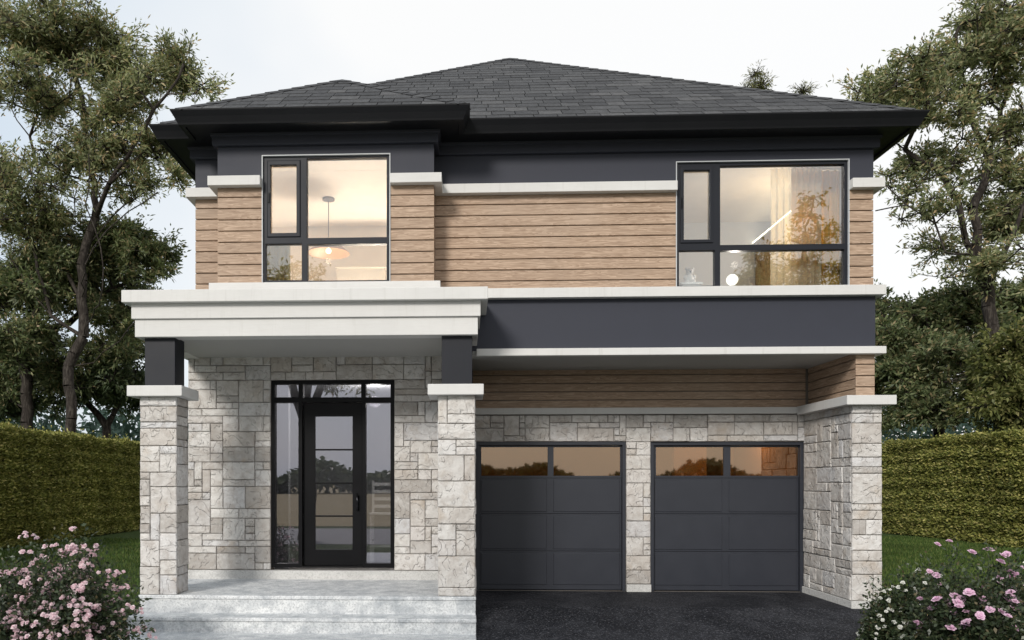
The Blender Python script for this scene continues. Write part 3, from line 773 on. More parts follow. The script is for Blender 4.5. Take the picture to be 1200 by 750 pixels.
# lawn grass
def grass(name, boxes, seed, mat, parent=None):
    r = np.random.default_rng(seed); Q = []
    for (xa_, xb_, ya_, yb_, dens, h) in boxes:
        n = int((xb_-xa_)*(yb_-ya_)*dens); x = r.uniform(xa_, xb_, n); y = r.uniform(ya_, yb_, n); z = gz(y)
        a_ = r.uniform(0, 2*pi, n); hh = h*r.uniform(.6, 1.3, n); wd = .006+.004*r.random(n)+.0012*(y+2).clip(0, 30)*.4
        ln = r.uniform(0, .6, n)*hh; b_ = r.uniform(0, 2*pi, n)
        s = np.stack([np.cos(a_)*wd, np.sin(a_)*wd, 0*a_], 1); base = np.stack([x, y, z-.005], 1)
        tip = base+np.stack([np.cos(b_)*ln, np.sin(b_)*ln, hh], 1)
        Q.append(np.stack([base-s, base+s, tip], 1))
    o = quads_mesh(name, np.concatenate(Q), mat, per=3); tag(o, kind='stuff'); return o
GRASSM = m_leaf('grass_blades', [(0, (.035, .065, .014)), (.4, (.06, .105, .024)), (.75, (.095, .14, .036)), (1, (.17, .19, .06))], .25, .6, .15)
g_ = grass('grass', [(RX1+.02, 15.6, -2.5, 14, 420, .07), (-13, -4.4, -3.5, 12, 260, .07)], 7, GRASSM)
tag(g_, 'short green lawn grass on both sides of the house', 'grass')

# ============================================================ foliage tools
def leaf_quads(r, P, D, Lg, Wd, droop=.25):
    """pointed leaves: base P, direction D, each a folded-free rhomb"""
    n = len(P); D = D/np.linalg.norm(D, axis=1, keepdims=True)
    rnd = r.normal(size=(n, 3)); s = np.cross(D, rnd); s /= np.linalg.norm(s, axis=1, keepdims=True)+1e-9
    Lg = Lg[:, None]; Wd = Wd[:, None]
    mid = P+D*Lg*.42; tip = P+D*Lg; tip[:, 2] -= (Lg*droop)[:, 0]
    return np.stack([P, mid+s*Wd, tip, mid-s*Wd], 1)

def tubes(mb, A, B, ra, rb, k=6):
    for a_, b_, p, q in zip(A, B, ra, rb):
        d = b_-a_; ln = np.linalg.norm(d)
        if ln < 1e-4: continue
        d = d/ln; t = np.array([1., 0, 0]) if abs(d[0]) < .8 else np.array([0, 1., 0])
        e = np.cross(d, t); e /= np.linalg.norm(e); g = np.cross(d, e)
        an = np.arange(k)*2*pi/k; c = np.cos(an)[:, None]*e+np.sin(an)[:, None]*g
        V = np.concatenate([a_+c*p, b_+c*q]); mb.add(V, [(i, (i+1) % k, k+(i+1) % k, k+i) for i in range(k)])

def tree(name, label, limbs, blobs, depth, seed, leafmat, nclump=90, leaves=420, leaf=(.20, .035), base_r=.3, group=None, clump_r=.75, cat='tree', thick=3.0, density_in=1., tips=9, droop=.25, step=.55):
    """limbs: polylines in world space, the first starts at the ground; blobs: (centre xyz, radius, weight, squash)"""
    r = np.random.default_rng(seed)
    pos = []; par = []; rad0 = []
    for li, lb in enumerate(limbs):
        pts = [np.array(p, float) for p in lb]
        if li == 0: prev = -1; start = 0
        else:
            dist = [np.linalg.norm(pts[0]-p) for p in pos]; prev = int(np.argmin(dist)); start = 1; pts[0] = pos[prev].copy()
        for i in range(start, len(pts)):
            if i == 0: pos.append(pts[0]); par.append(-1); prev = 0; continue
            a_, b_ = pts[i-1], pts[i]; k = max(1, int(np.linalg.norm(b_-a_)/step))
            for t in range(1, k+1):
                q = a_+(b_-a_)*t/k+(r.normal(size=3)*.06*(1 if t < k else 0)); pos.append(q); par.append(prev); prev = len(pos)-1
    wts = np.array([b[1]**2*b[2] for b in blobs]); wts /= wts.sum(); cl = []
    for c in range(nclump):
        b = blobs[r.choice(len(blobs), p=wts)]
        u = r.normal(size=3); u /= np.linalg.norm(u); rr_ = b[1]*(r.random()**(1/2.3))
        q = np.array(b[0])+u*rr_*np.array([1, b[3] if len(b) > 3 else 1., .85]); cl.append(q)
    cl = np.array(cl); root_d = np.array([min(np.linalg.norm(q-p) for p in pos) for q in cl]); cl = cl[np.argsort(root_d)]
    tipi = []
    for q in cl:
        PA = np.array(pos); d = np.linalg.norm(PA-q, axis=1)+np.maximum(0, PA[:, 2]-q[2])*.9
        j = int(np.argmin(d)); a_ = PA[j]; ln = np.linalg.norm(q-a_); k = max(1, int(ln/step)); prev = j
        side = r.normal(size=3)*.12*ln; side[2] = -abs(side[2])*.6
        for t in range(1, k+1):
            f = t/k; p = a_+(q-a_)*f+side*sin(pi*f)+(r.normal(size=3)*.05 if t < k else 0); pos.append(p); par.append(prev); prev = len(pos)-1
        tipi.append(prev)
    pos = np.array(pos); n = len(pos)
    load = np.zeros(n)
    for t in tipi: load[t] += 1
    for i in range(n-1, 0, -1):
        if par[i] >= 0: load[par[i]] += load[i]
    load = np.maximum(load, .5); rad = base_r*(load/load[0])**.55; rad = np.maximum(rad, .02)
    tr_ = MB(); idx = [i for i in range(n) if par[i] >= 0]
    A_ = [pos[par[i]] for i in idx]; B_ = [pos[i] for i in idx]
    ra = [min(rad[par[i]], rad[i]*1.35) for i in idx]; rb = [rad[i] for i in idx]
    for q, i in enumerate(idx):
        if par[i] == 0: ra[q] = rad[0]*1.15
    tubes(tr_, A_, B_, ra, rb, 7)
    # clumps: twigs then leaves along them
    LP, LD = [], []
    TA, TB = [], []
    for ti, q in zip(tipi, cl):
        cr = clump_r*r.uniform(.6, 1.25); m_ = tips
        u = r.normal(size=(m_, 3)); u /= np.linalg.norm(u, axis=1, keepdims=True); u[:, 2] = u[:, 2]*.65+.12
        e = q+u*cr*r.uniform(.55, 1.1, (m_, 1))
        TA += [q]*m_; TB += list(e)
        nl = int(leaves*r.uniform(.55, 1.3)); w_ = r.integers(0, m_, nl); f = r.uniform(.25, 1.08, nl)**.7
        base = q+(e[w_]-q)*f[:, None]+r.normal(size=(nl, 3))*cr*.13
        dr = (e[w_]-q)/np.linalg.norm(e[w_]-q, axis=1, keepdims=True)*.9+r.normal(size=(nl, 3))*.6; dr[:, 2] += .12
        LP.append(base); LD.append(dr)
    tubes(tr_, TA, TB, [.018]*len(TA), [.007]*len(TA), 3)
    root = empty(name, tuple(pos[0]), label, cat, group)
    tr_.build('trunk', BARK, root, smooth=True)
    P_ = np.concatenate(LP); Dd = np.concatenate(LD); m_ = len(P_)
    V = leaf_quads(r, P_, Dd, leaf[0]*r.uniform(.6, 1.25, m_), leaf[1]*r.uniform(.7, 1.2, m_), droop)
    quads_mesh('crown', V.reshape(-1, 3), leafmat, root)
    return root

LEAF_A = m_leaf('olive_leaves', [(0, (.10, .125, .055)), (.3, (.19, .22, .105)), (.6, (.31, .33, .165)), (.80, (.40, .405, .23)), (.92, (.46, .36, .20)), (1, (.50, .36, .20))], .45, .5, .4)
LEAF_B = m_leaf('green_leaves', [(0, (.075, .10, .045)), (.4, (.13, .165, .075)), (.75, (.215, .245, .115)), (.92, (.30, .27, .14)), (1, (.36, .27, .16))], .42, .5, .35)
LEAF_Y = m_leaf('yellow_green_leaves', [(0, (.06, .075, .02)), (.4, (.12, .135, .04)), (.8, (.20, .20, .07)), (1, (.28, .25, .11))], .3, .5, .3)
LEAF_D = m_leaf('dark_leaves', [(0, (.04, .06, .028)), (.5, (.07, .10, .045)), (1, (.13, .15, .07))], .25, .5, .3)  # darker green leaf tones, varied from leaf to leaf

def at(px, py, y, dy=0): 
    p = U3(px, py, y+dy); return p
def blobs_at(lst, y, seed):
    r = np.random.default_rng(seed); out_ = []
    for (px, py, rp, wt) in lst:
        yy = y+r.uniform(-1.6, 1.6); sc = FPX/(yy-CAMY); out_.append((at(px, py, yy), rp/sc, wt, 1.2))
    return out_
Y1 = 15.0
def g0(px, y): p = at(px, 566, y); p[2] = float(gz(y))-.1; return p
lim = [[g0(88, Y1), at(84, 470, Y1), at(80, 430, Y1), at(98, 395, Y1), at(95, 350, Y1)],
       [at(95, 350, Y1), at(100, 290, Y1), at(112, 255, Y1), at(128, 215, Y1, -1), at(150, 195, Y1, -1), at(172, 175, Y1, -1)],
       [at(80, 430, Y1), at(110, 425, Y1), at(140, 400, Y1, -.5), at(165, 370, Y1, -1)],
       [at(98, 395, Y1), at(60, 370, Y1), at(30, 330, Y1), at(10, 300, Y1)],
       [at(95, 350, Y1), at(70, 300, Y1, 1), at(48, 255, Y1, 1), at(45, 200, Y1, 1), at(35, 160, Y1, 1), at(10, 120, Y1, 1)],
       [at(112, 255, Y1), at(105, 200, Y1, 1), at(98, 140, Y1, 1), at(88, 90, Y1, 1), at(70, 40, Y1, 1)],
       [at(128, 215, Y1, -1), at(170, 150, Y1, -1), at(196, 110, Y1, -1), at(215, 75, Y1, -1)],
       [at(100, 290, Y1), at(130, 255, Y1), at(160, 232, Y1), at(190, 210, Y1), at(215, 205, Y1)],
       [at(95, 350, Y1), at(100, 310, Y1, -2), at(125, 270, Y1, -2), at(150, 248, Y1, -2), at(185, 225, Y1, -2)],
       [at(98, 395, Y1), at(120, 340, Y1, -2), at(118, 290, Y1, -2), at(100, 240, Y1, -2), at(104, 180, Y1, -2)],
       [at(60, 370, Y1), at(42, 300, Y1), at(20, 250, Y1), at(5, 200, Y1)]]
bl = [(40,40,52,1.3),(95,60,45,1.2),(15,95,45,1),(140,70,38,1.2),(165,105,34,1),(118,115,42,.9),(60,120,36,.7),(205,62,22,1.2),(222,92,22,1.1),(240,100,16,1),
      (190,90,22,.9),(60,185,36,.7),(140,165,36,.9),(185,180,26,.9),(205,205,18,.8),(170,215,22,.7),(22,210,32,.6),(28,262,42,1.1),(75,250,22,.3),
      (120,200,26,.5),(100,30,30,.8),(60,225,30,.5),(95,175,30,.6),(150,215,24,.6),(85,300,30,.6),(60,270,34,.8),(5,200,36,.8),(130,130,40,.8)]
tree('tree', 'tall olive green tree behind the hedge left of the house', lim, blobs_at(bl, Y1, 1), Y1, 31, LEAF_A, nclump=400, leaves=180, leaf=(.21, .030), base_r=.19, clump_r=.72, droop=.1)
Y2 = 17.5
lim = [[g0(34, Y2), at(33, 480, Y2), at(28, 430, Y2), at(32, 390, Y2), at(45, 360, Y2)],
       [at(45, 360, Y2), at(80, 345, Y2), at(120, 320, Y2), at(160, 310, Y2)],
       [at(28, 430, Y2), at(5, 400, Y2), at(-20, 380, Y2)], [at(32, 390, Y2), at(80, 380, Y2), at(110, 350, Y2), at(150, 330, Y2)], [at(45, 360, Y2), at(40, 320, Y2), at(20, 290, Y2)]]
bl = [(150,300,40,1.3),(185,305,22,1.1),(125,335,40,1.2),(60,325,45,1.2),(15,340,42,1.2),(165,350,26,.8),(90,300,30,.8),(20,400,36,.9),(95,365,34,.9),(60,410,30,.5),(-20,350,40,1),
      (140,290,30,1),(150,370,26,.8),(70,440,34,.7),(120,410,34,.8),(10,450,34,.8),(150,400,26,.8)]
tree('tree', 'second tree left of the house, with a low spreading dark crown', lim, blobs_at(bl, Y2, 2), Y2, 32, LEAF_B, nclump=330, leaves=240, leaf=(.22, .035), base_r=.22, clump_r=.75, droop=.1)
Y3 = 20
lim = [[g0(128, Y3), at(125, 500, Y3), at(140, 470, Y3), at(160, 445, Y3), at(175, 420, Y3)], [at(125, 500, Y3), at(100, 470, Y3), at(95, 440, Y3), at(70, 420, Y3)]]
bl = [(140,440,32,1),(105,450,26,.8),(165,465,20,.8),(150,410,24,.7),(10,455,34,.9),(60,450,24,.6),(35,430,30,.6),(80,470,26,.6),(140,475,26,.7),(20,480,26,.7)]
tree('tree', 'small dark forked tree between the left hedge and the porch', lim, blobs_at(bl, Y3, 3), Y3, 33, LEAF_D, nclump=150, leaves=200, leaf=(.22, .038), base_r=.18, clump_r=.8)

# right hand trees
Y4 = 14.0
lim = [[g0(1176, Y4), at(1172, 470, Y4), at(1165, 400, Y4), at(1158, 340, Y4), at(1143, 300, Y4)],
       [at(1143, 300, Y4), at(1128, 262, Y4), at(1115, 222, Y4), at(1098, 198, Y4), at(1060, 175, Y4)],
       [at(1143, 300, Y4), at(1140, 245, Y4), at(1160, 190, Y4, 1), at(1172, 130, Y4, 1), at(1188, 90, Y4, 1)],
       [at(1143, 300, Y4), at(1108, 296, Y4, -1), at(1096, 262, Y4, -1), at(1062, 240, Y4, -1), at(1036, 215, Y4, -1)],
       [at(1160, 190, Y4, 1), at(1142, 150, Y4, 1), at(1128, 90, Y4, 1), at(1120, 40, Y4, 1)],
       [at(1158, 340, Y4), at(1180, 290, Y4), at(1200, 240, Y4), at(1225, 200, Y4)],
       [at(1115, 222, Y4), at(1150, 205, Y4), at(1190, 150, Y4), at(1220, 110, Y4)],
       [at(1062, 240, Y4, -1), at(1045, 243, Y4, -1), at(1026, 247, Y4, -1)]]
bl = [(1150,30,40,1.1),(1190,60,40,1),(1110,70,30,1),(1075,85,28,1.1),(1030,108,24,1.2),(1008,118,16,1),(1060,120,28,1),(1100,130,34,1),(1150,110,36,.9),(1190,150,34,.9),
      (1090,180,28,.8),(1120,190,30,.7),(1060,165,24,.7),(1180,205,34,.9),(1110,250,22,.7),(1075,225,18,.5),(1095,290,20,.6),(1170,260,32,.9),(1190,310,32,1),(1150,310,22,.7),(1205,10,40,1),(1220,240,40,1),(1065,200,24,.6),(1100,235,26,.6),(1130,280,26,.6),(1110,320,20,.5),(1060,255,14,.3),(1150,270,26,.7),(1080,110,26,.8),(1175,20,34,1),(1135,55,28,.8),(1165,170,26,.7)]
tree('tree', 'tall thin leaved tree right of the house, bare limbs showing against the sky', lim, blobs_at(bl, Y4, 4), Y4, 34, LEAF_A, nclump=340, leaves=160, leaf=(.20, .030), base_r=.20, clump_r=.68, droop=.1)
Y5 = 16.5
lim = [[g0(1105, Y5), at(1100, 490, Y5), at(1098, 440, Y5), at(1090, 400, Y5), at(1085, 370, Y5)], [at(1098, 440, Y5), at(1060, 420, Y5), at(1045, 390, Y5)], [at(1090, 400, Y5), at(1130, 380, Y5), at(1150, 360, Y5)], [at(1098, 440, Y5), at(1140, 440, Y5), at(1165, 420, Y5)]]
bl = [(1060,385,34,1.2),(1095,375,36,1.2),(1130,365,32,1.2),(1050,425,34,1.2),(1090,430,40,1.2),(1135,415,36,1.2),(1055,470,34,1),(1100,475,36,1),(1150,460,32,1),(1165,375,28,1),(1190,350,24,1),(1030,400,20,1),(1035,450,24,1),(1040,360,16,.8)]
tree('tree', 'dense low olive green tree right beside the house above the hedge', lim, blobs_at(bl, Y5, 5), Y5, 35, LEAF_B, nclump=260, leaves=260, leaf=(.21, .036), base_r=.20, clump_r=.72, droop=.1)
Y6 = 12.5
lim = [[g0(1190, Y6), at(1188, 500, Y6), at(1184, 460, Y6), at(1190, 420, Y6)], [at(1188, 500, Y6), at(1165, 470, Y6)], [at(1184, 460, Y6), at(1215, 430, Y6)]]
bl = [(1185,420,24,1),(1195,455,30,1.1),(1175,480,28,1),(1205,395,20,1),(1165,455,16,.6),(1215,480,30,1)]
tree('tree', 'small yellow green tree at the right edge above the hedge', lim, blobs_at(bl, Y6, 6), Y6, 36, LEAF_Y, nclump=60, leaves=420, leaf=(.19, .045), base_r=.12, clump_r=.7)
# tips of two tall trees behind the roof
for (px, py, wpx, lab) in ((885, 84, 20, 'tall feathery tree whose tip shows above the roof, the larger of two'), (942, 104, 11, 'tall feathery tree whose tip barely shows above the roof, the smaller of two')):
    yy = 19; t_ = at(px, py, yy); b_ = t_.copy(); b_[2] = -.1; sc = (yy-CAMY)/FPX
    lm = [[b_, t_-np.array([0, 0, 6.]), t_-np.array([0, 0, 1.5]), t_-np.array([0, 0, .15])]]
    bb = [(t_-np.array([0, 0, .15+.45*k]), (.12+.22*k)*wpx/20+.08, 1/((.12+.22*k)*wpx/20+.08)**2, 1) for k in range(6)]
    tree('conifer', lab, lm, bb, yy, int(px), LEAF_Y, nclump=46, leaves=60, leaf=(.20, .013), base_r=.04, clump_r=.50, tips=9, step=.4, group='trees showing behind the roof')

# ============================================================ hedges
def hedge(xface, side, y0, y1, h, label, seed, yfull=None):
    r = np.random.default_rng(seed); th = 1.2
    xi, xo = xface, xface+side*th
    root = empty('hedge', ((xi+xo)/2, (y0+y1)/2, -.03), label, 'hedge', 'clipped hedges beside the house')
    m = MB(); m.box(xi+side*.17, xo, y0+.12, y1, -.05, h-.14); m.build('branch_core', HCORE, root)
    n1 = int((y1-y0)*h*1500); y = r.uniform(y0, y1, n1); z = r.uniform(0, h, n1)
    lay = .03*np.sin(z*2*pi/.42+.6*np.sin(y*.9))
    wob = .025*np.sin(y*2.1+z*1.3)+.02*np.sin(y*5.3+2*z)+lay
    x = xi+side*(.07-wob+r.uniform(-.05, .10, n1))
    P_ = np.stack([x, y, z], 1); D_ = np.stack([-side*r.uniform(.1, 1, n1), r.normal(size=n1)*.6, r.uniform(-.2, 1, n1)], 1)
    n2 = int((y1-y0)*th*700); y = r.uniform(y0, y1, n2); x = r.uniform(0, th, n2)
    z = h-.07+.06*np.sin(y*1.7+x)+.05*np.sin(y*4.1)+r.uniform(-.06, .08, n2)+(r.random(n2) < .04)*r.uniform(0, .22, n2)
    P2 = np.stack([xi+side*x, y, z], 1); D2 = np.stack([r.normal(size=n2)*.5, r.normal(size=n2)*.5, r.uniform(.2, 1, n2)], 1)
    n3 = int(th*h*900); x = r.uniform(0, th, n3); z = r.uniform(0, h, n3)
    P3 = np.stack([xi+side*x, y0+.05+r.uniform(-.08, .08, n3), z], 1); D3 = np.stack([r.normal(size=n3)*.5, -r.uniform(.2, 1, n3), r.uniform(0, 1, n3)], 1)
    P_ = np.concatenate([P_, P2, P3]); D_ = np.concatenate([D_, D2, D3]); k = len(P_)
    V = leaf_quads(r, P_, D_, r.uniform(.07, .13, k), r.uniform(.018, .03, k), .1)
    quads_mesh('foliage', V.reshape(-1, 3), HLEAF, root)
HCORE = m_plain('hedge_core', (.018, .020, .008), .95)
HLEAF = m_leaf('hedge_leaves', [(0, (.08, .095, .022)), (.4, (.19, .205, .05)), (.8, (.32, .31, .09)), (1, (.46, .40, .15))], .2, .55, .25)
hl = U(30, 500, 8); hr = U(1180, 498, 8)
hedge(-12.3, -1, -1.0, 34, 3.25, 'dense clipped olive hedge left of the house behind the pink flowers', 41)
hedge(14.9, 1, 2.0, 34, 3.15, 'dense clipped olive hedge right of the house beyond the lawn', 42)

# ============================================================ flowering shrubs
def flower_mesh(r, petals=14, rad=.045, mat=None, nm='flower', cup=.6):
    m = MB()
    for ring, (k, rr_, zz, tilt) in enumerate([(6, 1., 0., .35), (5, .72, .010, .8), (4, .45, .018, 1.3)]):
        for i in range(k):
            a_ = 2*pi*i/k+ring*.6+r.uniform(-.15, .15); ca, sa = cos(a_), sin(a_); R_ = rad*rr_*r.uniform(.85, 1.1)
            ct, st_ = cos(tilt*cup), sin(tilt*cup); wd = R_*.52
            P = lambda u, v, b: (ca*(u*ct)-sa*v, sa*(u*ct)+ca*v, zz+u*st_+b)
            m.add([P(0, 0, 0), P(R_*.55, -wd, .004), P(R_*.98, -wd*.55, .002), P(R_*1.08, 0, -.003), P(R_*.98, wd*.55, .002), P(R_*.55, wd, .004)], [(0,1,2,3), (0,3,4,5)])
    return m
def m_petal(name, a_, b_):
    n = N(name); isl = n.island(); c = n.mix(a_, b_, isl)
    p = n.n('BsdfPrincipled'); n.l(c, p.inputs['Base Color']); p.inputs['Roughness'].default_value = .6; p.inputs['Specular IOR Level'].default_value = .2
    t = n.n('BsdfTranslucent'); n.l(c, t.inputs['Color']); mx = n.n('MixShader'); mx.inputs[0].default_value = .3
    n.l(p.outputs[0], mx.inputs[1]); n.l(t.outputs[0], mx.inputs[2]); n.l(mx.outputs[0], n.out.inputs[0]); return n.m
PINK = m_petal('pale_pink_petal', (.70, .46, .52), (.90, .80, .81)); PINK2 = m_petal('mauve_pink_petal', (.68, .40, .56), (.80, .60, .72)); WHITEP = m_petal('white_petal', (.75, .75, .68), (.86, .86, .82))
SHL = m_leaf('shrub_leaves', [(0, (.018, .030, .014)), (.5, (.042, .062, .030)), (.9, (.08, .10, .05)), (1, (.14, .11, .06))], .2, .4, .4)
from mathutils import Quaternion
def shrub(label, c, rx, ry, h, nleaf, nfl, petal, frad, seed, lumps, group=None, cluster=0):
    r = np.random.default_rng(seed); zb_ = float(gz(c[1]))-.02
    root = empty('flowering_shrub', (c[0], c[1], zb_), label, 'shrub', group)
    # mounds: several domes give an uneven outline
    L_ = lumps if isinstance(lumps, list) else [(0, 0, 1, 1)]+[(r.uniform(-.6, .6)*rx, r.uniform(-.6, .6)*ry, r.uniform(.45, .75), r.uniform(.6, 1.05)) for _ in range(lumps)]
    base = np.array([c[0], c[1], zb_])
    def surf(n, lo=.75, hi=1.05):
        k = r.integers(0, len(L_), n); u = r.normal(size=(n, 3)); u /= np.linalg.norm(u, axis=1, keepdims=True); u[:, 2] = np.abs(u[:, 2])
        q = np.array([(l[0], l[1]) for l in L_])[k]; s1 = np.array([l[2] for l in L_])[k]; s2 = np.array([l[3] for l in L_])[k]
        rr_ = r.uniform(lo, hi, n)
        w_ = 1+.10*np.sin(u[:, 0]*7+k)+.08*np.sin(u[:, 1]*9+2*k)
        P = np.stack([q[:, 0]+u[:, 0]*rx*s1*rr_*w_, q[:, 1]+u[:, 1]*ry*s1*rr_*w_, (u[:, 2]*rr_*w_*.9+.04)*h*s2], 1)
        return P+base, u
    P_, u = surf(nleaf, .40, 1.02); P_[:, 2] = np.maximum(P_[:, 2], zb_+.01)
    D_ = u+r.normal(size=u.shape)*.7
    V = leaf_quads(r, P_, D_, r.uniform(.035, .075, nleaf), r.uniform(.010, .020, nleaf), .15)
    quads_mesh('foliage', V.reshape(-1, 3), SHL, root)
    st_ = MB(); E, ue = surf(90, .7, 1.0); o_ = base+np.stack([r.normal(size=90)*.08, r.normal(size=90)*.08, 0*np.arange(90)], 1)
    mid = o_*.45+E*.55; mid[:, 2] -= .05
    tubes(st_, list(o_), list(mid), [.009]*90, [.006]*90, 4); tubes(st_, list(mid), list(E), [.006]*90, [.003]*90, 4)
    st_.build('stems', BARK, root)
    if cluster:
        Cc, uc = surf(max(4, nfl//cluster), .90, 1.02); k = r.integers(0, len(Cc), nfl); FP = Cc[k]+r.normal(size=(nfl, 3))*[frad*1.5, frad*1.5, frad*.8]; FU = uc[k]
    else: FP, FU = surf(nfl, .92, 1.05)
    # nearest to the camera first: those are the single flowers
    keep = np.argsort(FP[:, 1]*.8-(FU @ np.array([0, -1, .3]))*.8); FP, FU = FP[keep], FU[keep]
    protos = []
    for v_ in range(4):
        fm = flower_mesh(r, rad=frad, cup=r.uniform(.5, 1.)); me = bpy.data.meshes.new('flower'); me.from_pydata(np.concatenate(fm.v).tolist(), [], fm.f); me.materials.append(petal); protos.append((fm, me))
    rest = MB()
    for i in range(nfl):
        d = Vector(FU[i]*.7+np.array([0, -.45, .5])+r.normal(size=3)*.25).normalized(); sc = r.uniform(.65, 1.2)
        q = d.to_track_quat('Z', 'Y') @ Quaternion((0, 0, 1), r.uniform(0, 6.28)); fm, me = protos[i % 4]
        if i < 100:
            o = bpy.data.objects.new('flower', me); COL.objects.link(o); o.parent = root; o.location = Vector(FP[i]-base)
            o.rotation_mode = 'QUATERNION'; o.rotation_quaternion = q; o.scale = (sc,)*3
        else:
            M = np.array(q.to_matrix()); rest.add(np.concatenate(fm.v)*sc @ M.T+FP[i], fm.f)
    if nfl > 100: rest.build('flower', petal, root, kind='stuff')
shrub('broad dark shrub thick with small pale pink flowers left of the steps', (-4.8, -4.45), 1.2, .75, 1.66, 50000, 2100, PINK, .030, 51, [(-.35, 0, .9, .93), (.30, 0, .66, 1.02), (.66, -.05, .56, 1.04), (-.9, .1, .6, .82), (.05, .3, .6, .97), (.5, -.4, .45, .7), (-.3, -.5, .6, .7)], cluster=4)
shrub('dark shrub with large mauve pink blooms right of the driveway', (5.68, -4.0), .72, .55, 1.52, 22000, 170, PINK2, .052, 58, [(0, 0, .9, .95), (-.3, 0, .65, .95), (.35, 0, .7, .92), (-.1, -.3, .6, .75)], cluster=2)
shrub('white flowered shrub at the right edge of the picture', (6.75, -3.7), .85, .6, 1.40, 22000, 330, WHITEP, .031, 53, [(0, 0, 1, .93), (-.4, .1, .6, .86), (.4, 0, .6, .95), (0, -.35, .7, .72)])
shrub('low white flowered shrub against the foot of the right stone pier', (5.35, -3.0), .50, .4, 1.10, 10000, 130, WHITEP, .025, 54, [(0, 0, .9, .9), (.3, 0, .7, 1), (-.25, -.1, .5, .6)])

# ============================================================ things seen through the windows, plus added fill lights
def pl(name, col, r_=.5, metal=0): return m_plain(name, col, r_, metal)
# pendant lamp
yl = YB+1.75; top = at(385, 237, yl); top[2] = Z_C2; sh = at(385, 297, yl)
root = empty('pendant_lamp', tuple(top), 'lit copper pendant lamp seen through the left upper window', 'lamp')
m = MB(); m.cyl(top-[0,0,.03], top, .10, .10, 16); m.build('ceiling_plate', pl('dark_bronze', (.10, .07, .05)), root)
m = MB(); m.cyl(sh+[0,0,.22], top-[0,0,.03], .008, .008, 6); m.build('cord', pl('dark_bronze', (.10, .07, .05)), root)
m = MB(); m.cyl(sh+[0,0,.13], sh+[0,0,.25], .035, .03, 12); m.build('socket', pl('brass', (.75, .55, .20), .3, 1), root)
m = MB(); m.lathe(sh, [(.03, .16), (.12, .15), (.22, .11), (.31, .03), (.34, 0), (.335, 0), (.30, .025), (.21, .10), (.11, .14), (.02, .15)], 28); m.build('lamp_shade', pl('copper', (.30, .15, .06), .5), root, smooth=True)
m = MB(); m.lathe(sh+[0,0,.04], [(.001, -.045), (.03, -.03), (.045, 0), (.03, .03), (.001, .05)], 14); m.build('bulb', m_emit('bulb_glow', (1, .80, .5), 7), root, smooth=True)
def point_light(name, loc, e, col=(1, .78, .52), size=.1):
    l = bpy.data.lights.new(name, 'POINT'); l.energy = e; l.color = col; l.shadow_soft_size = size
    o = bpy.data.objects.new(name, l); COL.objects.link(o); o.location = tuple(loc); return o
point_light('pendant_light', sh-[0,0,.12], 9, (1, .80, .58), size=.05)
point_light('room_fill_light', (UX(440, .7), .55, 4.15), 290, (1, .88, .76), size=.35)  # added fill low in the room to brighten it; no floor lamp stands here
m = MB(); cx0 = at(396, 320, .9); cx1 = at(452, 320, .9); m.box(cx0[0], cx1[0], .75, 1.14, Z_F2, at(420, 314, .75)[2]); m.box(cx0[0]-.02, cx1[0]+.02, .73, 1.14, at(420, 314, .75)[2], at(420, 312.5, .75)[2])
tag(m.build('cabinet', pl('cream_lacquer', (.62, .54, .42))), 'tall cream cabinet below the pendant lamp in the left upper room', 'cabinet')
def curtain(x0, x1, y, z0, z1, label, mat, amp=.05, per=.13, seed=0, dx=0, dy=1):
    n = int((x1-x0)/.012); m = MB(); V = []; r = np.random.default_rng(seed); ph = np.cumsum(r.uniform(.6, 1.4, n))*.012/per*2*pi
    for i in range(n):
        u = x0+(x1-x0)*i/(n-1); o = amp*(sin(ph[i])+.3*sin(ph[i]*.37))
        for z, k in ((z0, 1.2), (z1, .7)): V.append((u, y+o*k, z))
    for i in range(n):
        u = x0+(x1-x0)*i/(n-1); o = amp*(sin(ph[i])+.3*sin(ph[i]*.37))
        for z, k in ((z0, 1.2), (z1, .7)): V.append((u, y+o*k+.004, z))
    q = 2*n; F = []
    for i in range(n-1): F += [(2*i, 2*i+2, 2*i+3, 2*i+1), (q+2*i, q+2*i+1, q+2*i+3, q+2*i+2)]
    F += [(0, 1, q+1, q), (2*n-2, q+2*n-2, q+2*n-1, 2*n-1)]
    m.add(V, F); o = m.build('curtain', mat, smooth=True); tag(o, label, 'curtain'); return o
def m_cloth(name, col, tr=.35, al=0):
    n = N(name); d = n.n('BsdfDiffuse'); d.inputs[0].default_value = (*col, 1); t = n.n('BsdfTranslucent'); t.inputs[0].default_value = (*col, 1)
    mx = n.n('MixShader'); mx.inputs[0].default_value = tr; n.l(d.outputs[0], mx.inputs[1]); n.l(t.outputs[0], mx.inputs[2])
    if al:
        tp = n.n('BsdfTransparent'); m2 = n.n('MixShader'); m2.inputs[0].default_value = al; n.l(mx.outputs[0], m2.inputs[1]); n.l(tp.outputs[0], m2.inputs[2]); n.l(m2.outputs[0], n.out.inputs[0])
    else: n.l(mx.outputs[0], n.out.inputs[0])
    return n.m
curtain(UX(311, YB+.5), UX(340, YB+.5), YB+.5, Z_F2, at(325, 284, YB+.5)[2], 'short olive curtain at the left of the left upper window', m_cloth('olive_curtain', (.42, .36, .20)), .03, .12, 1)
yc = YM+.45
curtain(UX(928, yc), UX(990, yc), yc, Z_F2, Z_C2-.01, 'gold curtain hanging at the right of the right upper window', m_cloth('gold_curtain', (.62, .42, .10), .5), .04, .11, 2)
curtain(UX(903, yc-.12), UX(962, yc-.12), yc-.14, Z_F2, Z_C2-.02, 'sheer pale curtain hanging in front of the gold curtain', m_cloth('sheer_curtain', (.85, .76, .60), .5, .62), .03, .09, 3)
